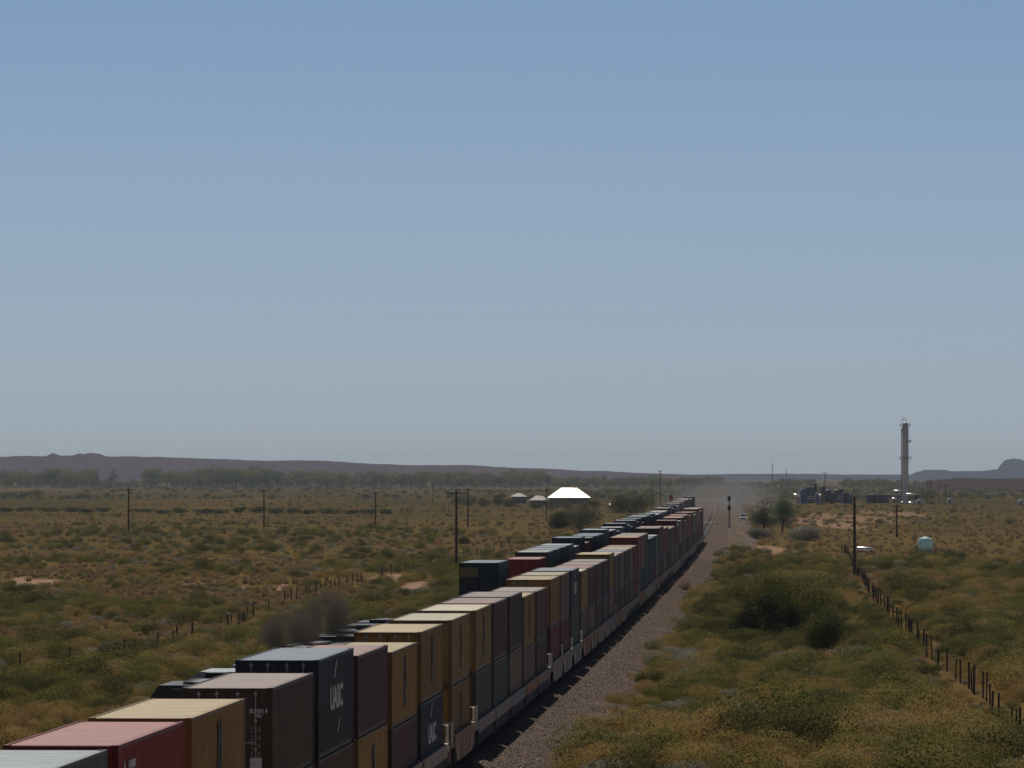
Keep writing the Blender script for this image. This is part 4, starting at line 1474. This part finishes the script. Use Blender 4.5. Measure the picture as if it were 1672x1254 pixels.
# ------------------------------------------------------------------ houses
def seam_roof():
    m, N, L, out = newmat('bright_metal_roof')
    b = principled(N, L, out, 0.38, 0.5, 0.1)
    t = N.new('ShaderNodeTexCoord')
    n = noisetex(N, L, t.outputs['Object'], 0.5, 5, 0.7)
    L.new(ramp2(N, L, n, [(0.3, (0.40, 0.36, 0.29)), (0.6, (0.56, 0.52, 0.43))]), b.inputs['Base Color'])
    return m
roof_metal = seam_roof()
roof_grey = plain('weathered_roof', (0.40, 0.33, 0.30), 0.7, 0, 0.4, 0.2, 0.6)
wall_m = plain('house_wall', (0.16, 0.14, 0.12), 0.9)
win_m = plain('window_glass', (0.03, 0.035, 0.04), 0.15, 0, 0.7)
def house(px, d, w, dep, wallh, roofh, ridge, mat, label, rz=0.0):
    x = (px - 836) * d / F
    t = thing('house', label, 'house', (x, d, GZ), rz)
    MB().box(-w / 2 + 0.5, w / 2 - 0.5, -dep / 2 + 0.5, dep / 2 - 0.5, -0.2, wallh).obj('wall', wall_m, t)
    mb = MB()
    r = ridge * w / 2
    vs = [(-w / 2, -dep / 2, wallh), (w / 2, -dep / 2, wallh), (w / 2, dep / 2, wallh), (-w / 2, dep / 2, wallh),
          (-r, 0, wallh + roofh), (r, 0, wallh + roofh)]
    mb.add(vs, [(0, 1, 5, 4), (2, 3, 4, 5), (1, 2, 5), (3, 0, 4), (3, 2, 1, 0)])
    rf = mb.obj('roof', mat, t)
    for s in (-0.3, 0.28):
        m2 = MB(); m2.box(s * w - 0.6, s * w + 0.6, -dep / 2 + 0.46, -dep / 2 + 0.50, 0.9, 2.1); m2.obj('window', win_m, t)
    m2 = MB(); m2.box(-0.5, 0.5, -dep / 2 + 0.45, -dep / 2 + 0.50, 0, 2.1); m2.obj('door', win_m, t)
    m2 = MB(); m2.box(r * 0.7 - 0.25, r * 0.7 + 0.25, -0.1, 0.4, wallh + roofh - 0.4, wallh + roofh + 0.35); m2.obj('chimney', wall_m, rf)
    return t
house(929, 2480, 18.0, 17, 2.9, 4.1, 0.36, roof_metal, 'wide house with dazzling white metal hip roof behind dark bushes')
house(847, 2560, 7.6, 7, 3.0, 1.7, 0.05, roof_grey, 'small grey-roofed house left of the bright white roof')
house(880, 2380, 8.0, 7, 2.2, 1.9, 0.3, roof_grey, 'low dull-roofed shed between the small house and the bright roof')
def tank_h(px, py, d, ln, r, mat, label, name='storage_tank', cat='tank', rz=0.0, tilt=0.0, legs=0.5):
    p = at(px, py, d)
    g0 = gz(p.x, d)
    t = thing(name, label, cat, (p.x, d, g0), rz)
    zc = max(r + 0.1, p.z - g0)
    mb = MB()
    prof = [(-ln / 2, 0.02), (-ln / 2 + r * 0.25, r * 0.7), (-ln / 2 + r * 0.6, r), (ln / 2 - r * 0.6, r), (ln / 2 - r * 0.25, r * 0.7), (ln / 2, 0.02)]
    vs, fs = [], []
    n = 16
    for (xx, rr) in prof:
        for k in range(n):
            a = 2 * math.pi * k / n
            vs.append((xx, rr * math.cos(a), zc + rr * math.sin(a) - xx * tilt))
    for i in range(len(prof) - 1):
        for k in range(n): fs.append((i * n + k, i * n + (k + 1) % n, (i + 1) * n + (k + 1) % n, (i + 1) * n + k))
    mb.add(vs, fs, True)
    mb.obj('vessel', mat, t)
    mb = MB()
    for s in (-1, 1): mb.box(s * ln * 0.3 - 0.12, s * ln * 0.3 + 0.12, -r * 0.7, r * 0.7, -0.2, zc - r * 0.75)
    mb.obj('saddle', plain('concrete', (0.35, 0.33, 0.30), 0.9), t)
    return t
silver = plain('polished_aluminium', (0.85, 0.85, 0.84), 0.30, 0.7, 0.6, 0.06)
tank_h(1412, 903, 935, 2.9, 0.42, silver, 'silver horizontal tank lying beside the tall brown pole', tilt=0.05)
tank_h(996, 827, 2300, 1.3, 0.5, silver, 'invented silver tank giving the tiny glint right of the bright white roof')  # tank made up to give a glint of unknown source
# white water tank
def poly_material():
    m, N, L, out = newmat('poly_tank')
    b = N.new('ShaderNodeBsdfPrincipled')
    b.inputs['Base Color'].default_value = (0.55, 0.75, 0.78, 1)
    b.inputs['Roughness'].default_value = 0.5
    tr = N.new('ShaderNodeBsdfTranslucent')
    tr.inputs['Color'].default_value = (0.50, 0.68, 0.71, 1)
    mx = N.new('ShaderNodeMixShader')
    mx.inputs[0].default_value = 0.45
    L.new(b.outputs[0], mx.inputs[1]); L.new(tr.outputs[0], mx.inputs[2]); L.new(mx.outputs[0], out.inputs['Surface'])
    return m
poly_m = poly_material()
def water_tank():
    d = 905.0
    x = (1511 - 836) * d / F
    g0 = gz(x, d)
    t = thing('water_tank', 'squat pale blue-white water tank standing in the right-hand scrub', 'water tank', (x, d, g0))
    mb = MB()
    mb.lathe([(0.0, 0), (1.02, 0.0), (1.14, 0.15), (1.16, 1.75), (1.10, 2.32), (0.92, 2.58), (0.45, 2.76), (0.28, 2.78), (0.26, 2.90), (0, 2.92)], 28)
    mb.obj('tank_shell', poly_m, t)
    mb = MB(); mb.tube([(1.1, -0.3, 0.2), (1.35, -0.3, 0.2), (1.35, -0.3, 0.0)], 0.05, 6); mb.obj('outlet_pipe', sig_m, t)
water_tank()

# ------------------------------------------------------------------ the gas plant
PD = 2570.0
col_m = plain('column_cladding', (0.72, 0.63, 0.62), 0.5, 0.2, 0.5, 0.12, 0.3)
steel_m = plain('plant_steel', (0.15, 0.15, 0.16), 0.6, 0.4)
blue_m = plain('plant_blue', (0.07, 0.12, 0.26), 0.6)
navy_m = plain('plant_navy', (0.045, 0.055, 0.085), 0.6)
def tower():
    x = (1478 - 836) * PD / F
    t = thing('process_column', 'tall slender grey process column with ringed platforms above the plant', 'tower', (x, PD, GZ))
    top = EYE + (775 - 689) * PD / F - GZ
    r = 5.0 * PD / F
    MB().lathe([(r * 1.05, 0), (r * 1.05, 1.5), (r * 0.93, 2), (r * 0.97, top * 0.5), (r, top - 0.9), (r * 0.6, top - 0.2), (0, top)], 24).obj('column_shell', col_m, t)
    def ring(z, part, rr=1.0):
        mb = MB()
        R = r + 1.15 * rr
        a0, a1 = (0, 2 * math.pi) if not part else (-0.9, 0.9)
        n = 24
        vs, fs = [], []
        for k in range(n + 1):
            a = a0 + (a1 - a0) * k / n
            for (q, zz) in ((r, z), (R, z), (R, z + 0.12), (r, z + 0.12)):
                vs.append((q * math.cos(a), q * math.sin(a), zz))
        for k in range(n):
            for j in range(4): fs.append((k * 4 + j, k * 4 + (j + 1) % 4, k * 4 + 4 + (j + 1) % 4, k * 4 + 4 + j))
        mb.add(vs, fs)
        pf = mb.obj('platform', steel_m, t)
        m2 = MB()
        for zz in (0.55, 1.1):
            m2.tube([(R * math.cos(a0 + (a1 - a0) * k / n), R * math.sin(a0 + (a1 - a0) * k / n), z + zz) for k in range(n + 1)], 0.06, 4)
        for k in range(0, n + 1, 2):
            a = a0 + (a1 - a0) * k / n
            m2.tube([(R * math.cos(a), R * math.sin(a), z), (R * math.cos(a), R * math.sin(a), z + 1.1)], 0.05, 4)
        m2.obj('handrail', steel_m, pf)
    ring(EYE + (775 - 696) * PD / F - GZ, False, 0.9)
    ring(EYE + (775 - 722.5) * PD / F - GZ, True)
    ring(EYE + (775 - 750) * PD / F - GZ, False)
    mb = MB()
    for s in (0.25, 0.7): mb.tube([(r * 0.95 + 0.15, -s, 1), (r * 0.95 + 0.15, -s, top - 2)], 0.05, 4)
    for k in range(50): mb.tube([(r * 0.95 + 0.15, -0.25, 1 + k * 0.62), (r * 0.95 + 0.15, -0.7, 1 + k * 0.62)], 0.03, 4)
    mb.obj('ladder', steel_m, t)
    mb = MB(); mb.tube([(-r - 0.25, -0.4, 1), (-r - 0.25, -0.4, top - 3), (-r * 0.6, -0.4, top - 2)], 0.20, 8); mb.obj('downpipe', steel_m, t)
    mb = MB()                                              # looped vent pipe on the crown
    mb.tube([(-0.7 + 0.75 * math.cos(a), 0, top + 0.6 + 0.75 * math.sin(a)) for a in [math.pi + 0.6 - k * (math.pi + 1.2) / 12 for k in range(13)]], 0.14, 6)
    mb.obj('vent_pipe', steel_m, t)
    mb = MB(); mb.tube([(-0.9, 0, top - 0.3), (-0.9, 0, top + 2.9)], 0.07, 5); mb.tube([(0.8, 0, top - 0.4), (0.8, 0, top + 2.0)], 0.05, 5); mb.obj('lightning_rod', steel_m, t)
tower()
def plant_box(px, pyt, pyb, wpx, mat, label, name='plant_building', cat='building', d=PD, dep=8.0, roof=None):
    x = (px - 836) * d / F
    w = wpx * d / F
    g0 = GZ
    top = max(2.0, EYE + (775 - pyt) * d / F - g0)
    t = thing(name, label, cat, (x, d, g0))
    MB().box(-w / 2, w / 2, -dep / 2, dep / 2, 0, top - 0.3).obj('wall', mat, t)
    mb = MB()
    mb.prism([(-w / 2 - 0.2, top - 0.3), (w / 2 + 0.2, top - 0.3), (w / 2 + 0.2, top - 0.1), (0, top + 0.35), (-w / 2 - 0.2, top - 0.1)], 'y', -dep / 2 - 0.25, dep / 2 + 0.25)
    mb.obj('roof', roof or mat, t)
    m2 = MB(); m2.box(-w * 0.32, -w * 0.05, -dep / 2 - 0.03, -dep / 2 - 0.004, 0, min(2.4, top * 0.7)); m2.obj('door', sig_m, t)
    return t
plant_box(1312, 800, 822, 11, blue_m, 'tall blue plant building behind the tree', d=2500)
plant_box(1326, 797, 822, 13, navy_m, 'dark blue-grey plant building second from the tree', d=2620)
plant_box(1336, 806, 822, 8, blue_m, 'bright blue plant box beside the white dot tank', d=2450)
plant_box(1359, 806, 822, 13, navy_m, 'dark plant block right of the crossarm pole', d=2520, dep=6)
plant_box(1368, 800, 822, 9, navy_m, 'narrow dark plant block with a pale roof corner', d=2640, roof=roof_grey)
plant_box(1381, 805, 820, 11, navy_m, 'dark rounded plant shed left of the tall brown pole', d=2560, dep=6)
plant_box(1432, 807, 814, 36, navy_m, 'long dark cooler bank on legs left of the column', name='cooler_bank', cat='plant equipment', d=2600)
plant_box(1552, 817.5, 822, 11, plain('white_shed', (0.75, 0.75, 0.73), 0.5), 'small white shed right of the column beside a pole', d=2580, dep=5, roof=roof_metal)
plant_box(1502, 818, 824, 13, plain('plant_white', (0.70, 0.70, 0.68), 0.5), 'low white skid building at the foot of the column', d=2440, dep=5, roof=roof_metal)
plant_box(1668, 820, 825, 10, plain('plant_white', (0.7, 0.7, 0.68), 0.5), 'white vehicle-sized shed at the right edge of the photo', d=2420, dep=4, roof=roof_metal)
tank_h(1339, 809, 2430, 1.3, 0.62, silver, 'small round white vessel beside the blue box')
tank_h(1301, 809, 2480, 3.0, 0.6, silver, 'silver vessel poking out right of the tree', tilt=0.15)
tank_h(1466, 801.5, 2560, 4.2, 0.33, silver, 'thin silver pipe vessel high on the left of the column')
tank_h(1487, 807, 2520, 4.6, 0.42, silver, 'bright silver vessel just right of the column')
tank_h(1460, 814, 2540, 2.4, 0.32, silver, 'short silver vessel low on the left of the column')
tank_h(1487, 821, 2450, 2.2, 0.4, silver, 'lowest silver vessel at the foot of the column')
tank_h(1473, 820.5, 2450, 0.9, 0.42, silver, 'small white drum left of the column foot')
def v_vessel(px, pyt, d, r, mat, label):
    x = (px - 836) * d / F
    top = EYE + (775 - pyt) * d / F - GZ
    t = thing('vertical_vessel', label, 'plant equipment', (x, d, GZ))
    MB().lathe([(r * 0.8, 0), (r * 0.8, 0.8), (r, 0.9), (r, top - r * 0.6), (r * 0.7, top - r * 0.2), (0, top)], 18).obj('vessel', mat, t)
    mb = MB(); mb.lathe([(r * 1.02, top * 0.62), (r * 1.5, top * 0.62), (r * 1.5, top * 0.62 + 0.15), (r * 1.02, top * 0.62 + 0.15)], 18); mb.obj('platform', steel_m, t)
    mb = MB(); mb.tube([(r * 0.7, -r * 0.9, 0.5), (r * 0.7, -r * 0.9, top * 0.9), (0, 0, top + 0.6)], 0.12, 6); mb.obj('pipe', steel_m, t)
v_vessel(1306, 803, 2540, 1.1, blue_m, 'blue upright vessel beside the tree at the plant edge')
v_vessel(1320, 794, 2600, 1.2, navy_m, 'dark upright vessel between the blue plant buildings')
v_vessel(1331, 788, 2640, 0.7, steel_m, 'slim grey stack left of the crossarm pole')
v_vessel(1343, 793, 2560, 0.9, steel_m, 'grey upright vessel just left of the crossarm pole')
v_vessel(1352, 799, 2500, 1.3, navy_m, 'stout dark vessel right of the crossarm pole')
v_vessel(1374, 797, 2600, 0.9, navy_m, 'dark upright vessel between the dark plant blocks')
v_vessel(1389, 806, 2480, 0.8, blue_m, 'short blue vessel behind the tall brown pole')
v_vessel(1462, 806, 2600, 0.8, steel_m, 'grey upright vessel left of the tall column')
v_vessel(1496, 808, 2560, 0.9, navy_m, 'dark upright vessel right of the tall column')
def pipe_rack(px0, px1, pyt, d, label):
    x0, x1 = (px0 - 836) * d / F, (px1 - 836) * d / F
    top = EYE + (775 - pyt) * d / F - GZ
    t = thing('pipe_rack', label, 'plant equipment', ((x0 + x1) / 2, d, GZ))
    h = (x1 - x0) / 2
    n = 6
    for k in range(n):
        x = -h + 2 * h * k / (n - 1)
        mb = MB()
        for y in (-1.5, 1.5): mb.box(x - 0.12, x + 0.12, y - 0.12, y + 0.12, 0, top)
        mb.obj('column', steel_m, t)
    mb = MB()
    for zz in (top, top * 0.62):
        for y in (-1.2, -0.4, 0.4, 1.2): mb.tube([(-h - 0.5, y, zz + 0.3), (h + 0.5, y, zz + 0.3)], 0.2, 6)
        mb.box(-h, h, -1.6, -1.4, zz - 0.1, zz + 0.05); mb.box(-h, h, 1.4, 1.6, zz - 0.1, zz + 0.05)
    mb.obj('pipe', steel_m, t)
pipe_rack(1416, 1500, 809, 2590, 'grey pipe rack running behind the foot of the column')
pipe_rack(1306, 1372, 812, 2580, 'grey pipe rack among the blue plant buildings')

# ------------------------------------------------------------------ mesas and buttes
def hill_mat(name, c0, c1):
    m, N, L, out = newmat(name)
    b = matte(N, L, out)
    g = N.new('ShaderNodeNewGeometry')
    mp = N.new('ShaderNodeMapping')
    mp.inputs['Scale'].default_value = (0.012, 0.012, 0.16)
    L.new(g.outputs['Position'], mp.inputs[0])
    n = noisetex(N, L, mp.outputs[0], 1.0, 6, 0.65)
    L.new(ramp2(N, L, n, [(0.3, c0), (0.7, c1)]), b.inputs['Color'])
    return m
mesa_m = hill_mat('mesa_rock', (0.056, 0.035, 0.040), (0.115, 0.070, 0.066))
def ridge(name, prof, d, depth, mat, seed, rough=0.15):
    """prof: (px, py of the skyline); a hill with a flank towards the camera, a top and a back slope"""
    xs = []
    px0, px1 = prof[0][0], prof[-1][0]
    n = int((px1 - px0) / 2)
    rows = [(0.0, 0.0), (0.12, 0.10), (0.3, 0.24), (0.5, 0.42), (0.66, 0.62), (0.8, 0.85), (0.9, 1.0), (1.1, 1.0), (1.5, 0.6), (2.0, 0.0)]
    vs, fs = [], []
    for j, (u, k) in enumerate(rows):
        for i in range(n + 1):
            px = px0 + (px1 - px0) * i / n
            for a, b in zip(prof[:-1], prof[1:]):
                if a[0] <= px <= b[0]: break
            t = (px - a[0]) / (b[0] - a[0])
            t = t * t * (3 - 2 * t)
            py = a[1] + (b[1] - a[1]) * t
            dd = d + depth * (u - 1)
            h = (EYE + (775 - py) * d / F) - GZ
            x = (px - 836) * d / F
            nn = noise.fractal(Vector((x * 0.009, u * 1.6 + seed, 0)), 0.75, 2.0, 6)
            e = 1.0 + rough * nn * (1.0 if 0 < j < len(rows) - 1 else 0)
            yy = dd + depth * 0.12 * nn
            vs.append(((px - 836) * yy / F, yy, GZ - 2 + (h + 2) * k * e * (1 if k < 1 else 1)))
    for j in range(len(rows) - 1):
        for i in range(n):
            a = j * (n + 1) + i
            fs.append((a, a + 1, a + n + 2, a + n + 1))
    return tag(MB().add(vs, fs, True).obj(name, mat), None, None, kind='structure')
ridge('mesa', [(-120, 746), (0, 746), (40, 744.5), (74, 745), (86, 740.5), (100, 745), (118, 744.5), (128, 741), (138, 741.5), (146, 740), (160, 741), (176, 745.5), (240, 746), (330, 748.5), (420, 752),
               (520, 753), (600, 757), (690, 760), (750, 759.5), (870, 765), (970, 769), (1060, 773), (1180, 777)], 11500, 1500, mesa_m, 1.0, 0.05)
ridge('far_hills', [(1100, 776), (1200, 774), (1300, 773.5), (1400, 775), (1485, 775), (1500, 770), (1512, 767), (1540, 766.5), (1556, 769), (1600, 769), (1628, 766), (1634, 758), (1641, 750.5), (1655, 748.5), (1665, 749.5), (1680, 753), (1740, 758), (1800, 764)],
      15500, 1200, hill_mat('butte_rock', (0.028, 0.028, 0.05), (0.055, 0.05, 0.075)), 3.0, 0.06)
ridge('near_rise', [(1440, 794), (1490, 790), (1540, 783), (1570, 780.5), (1600, 781), (1640, 781.5), (1700, 781), (1760, 786)], 5200, 900, hill_mat('rise_soil', (0.05, 0.036, 0.028), (0.10, 0.066, 0.048)), 6.0, 0.08)

# ------------------------------------------------------------------ haze, dust and smoke
def volume_mat(name, col, density, aniso=0.2, soft=None):
    m, N, L, out = newmat(name)
    v = N.new('ShaderNodeVolumePrincipled')
    v.inputs['Color'].default_value = (*col, 1)
    v.inputs['Anisotropy'].default_value = aniso
    v.inputs['Density'].default_value = density
    L.new(v.outputs[0], out.inputs['Volume'])
    if soft:
        t = N.new('ShaderNodeTexCoord')
        ns = noisetex(N, L, t.outputs['Generated'], soft, 4, 0.6)
        v2 = N.new('ShaderNodeVectorMath'); v2.operation = 'SUBTRACT'
        L.new(t.outputs['Generated'], v2.inputs[0]); v2.inputs[1].default_value = (0.5, 0.5, 0.5)
        v3 = N.new('ShaderNodeVectorMath'); v3.operation = 'LENGTH'
        L.new(v2.outputs[0], v3.inputs[0])
        fall = N.new('ShaderNodeMapRange'); fall.interpolation_type = 'SMOOTHSTEP'
        fall.inputs['From Min'].default_value = 0.5
        fall.inputs['From Max'].default_value = 0.2
        L.new(v3.outputs['Value'], fall.inputs['Value'])
        k = N.new('ShaderNodeMapRange'); k.inputs['From Min'].default_value = 0.35; k.inputs['From Max'].default_value = 0.65
        L.new(ns, k.inputs['Value'])
        L.new(math_(N, L, 'MULTIPLY', math_(N, L, 'MULTIPLY', fall.outputs[0], k.outputs[0]), density), v.inputs['Density'])
    return m
hz = MB(); hz.box(-19800, 19800, -900, 19500, GZ - 4, 75)
tag(hz.obj('haze', volume_mat('haze_air', (0.76, 0.86, 1.0), 3.2e-5, 0.0)), None, None, kind='stuff')

def ellipsoid(name, c, r, mat, label, cat, rz=0.0, n=14):
    mb = MB()
    prof = [(math.sin(math.pi * k / n), -math.cos(math.pi * k / n)) for k in range(n + 1)]
    mb.lathe(prof, 24)
    mb.v = [(p[0] * r[0], p[1] * r[1], p[2] * r[2]) for p in mb.v]
    o = mb.obj(name, mat, None, c, rz)
    return tag(o, label, cat, kind='stuff')
dust = volume_mat('road_dust', (0.34, 0.335, 0.34), 0.0034, 0.1, 3.5)
zc = 2260.0
ellipsoid('dust_cloud', (ROADX(zc) - 4, zc, 1.0), (30, 640, 11), dust, 'grey dust hanging over the tracks and road behind the white truck', 'dust', yaw(zc))
smoke = volume_mat('diesel_smoke', (0.12, 0.105, 0.092), 2.3, 0.0, 3.2)
for (px, py, w, h, d) in ((476, 1032, 128, 88, 240), (536, 1016, 112, 126, 251)):
    p = at(px, py, d)
    ellipsoid('exhaust_smoke', tuple(p), (w * d / F / 2, 2.2, h * d / F / 2), smoke,
              'dark diesel exhaust billowing over the hidden locomotives, ' + ('left puff' if px < 500 else 'right puff'), 'smoke')
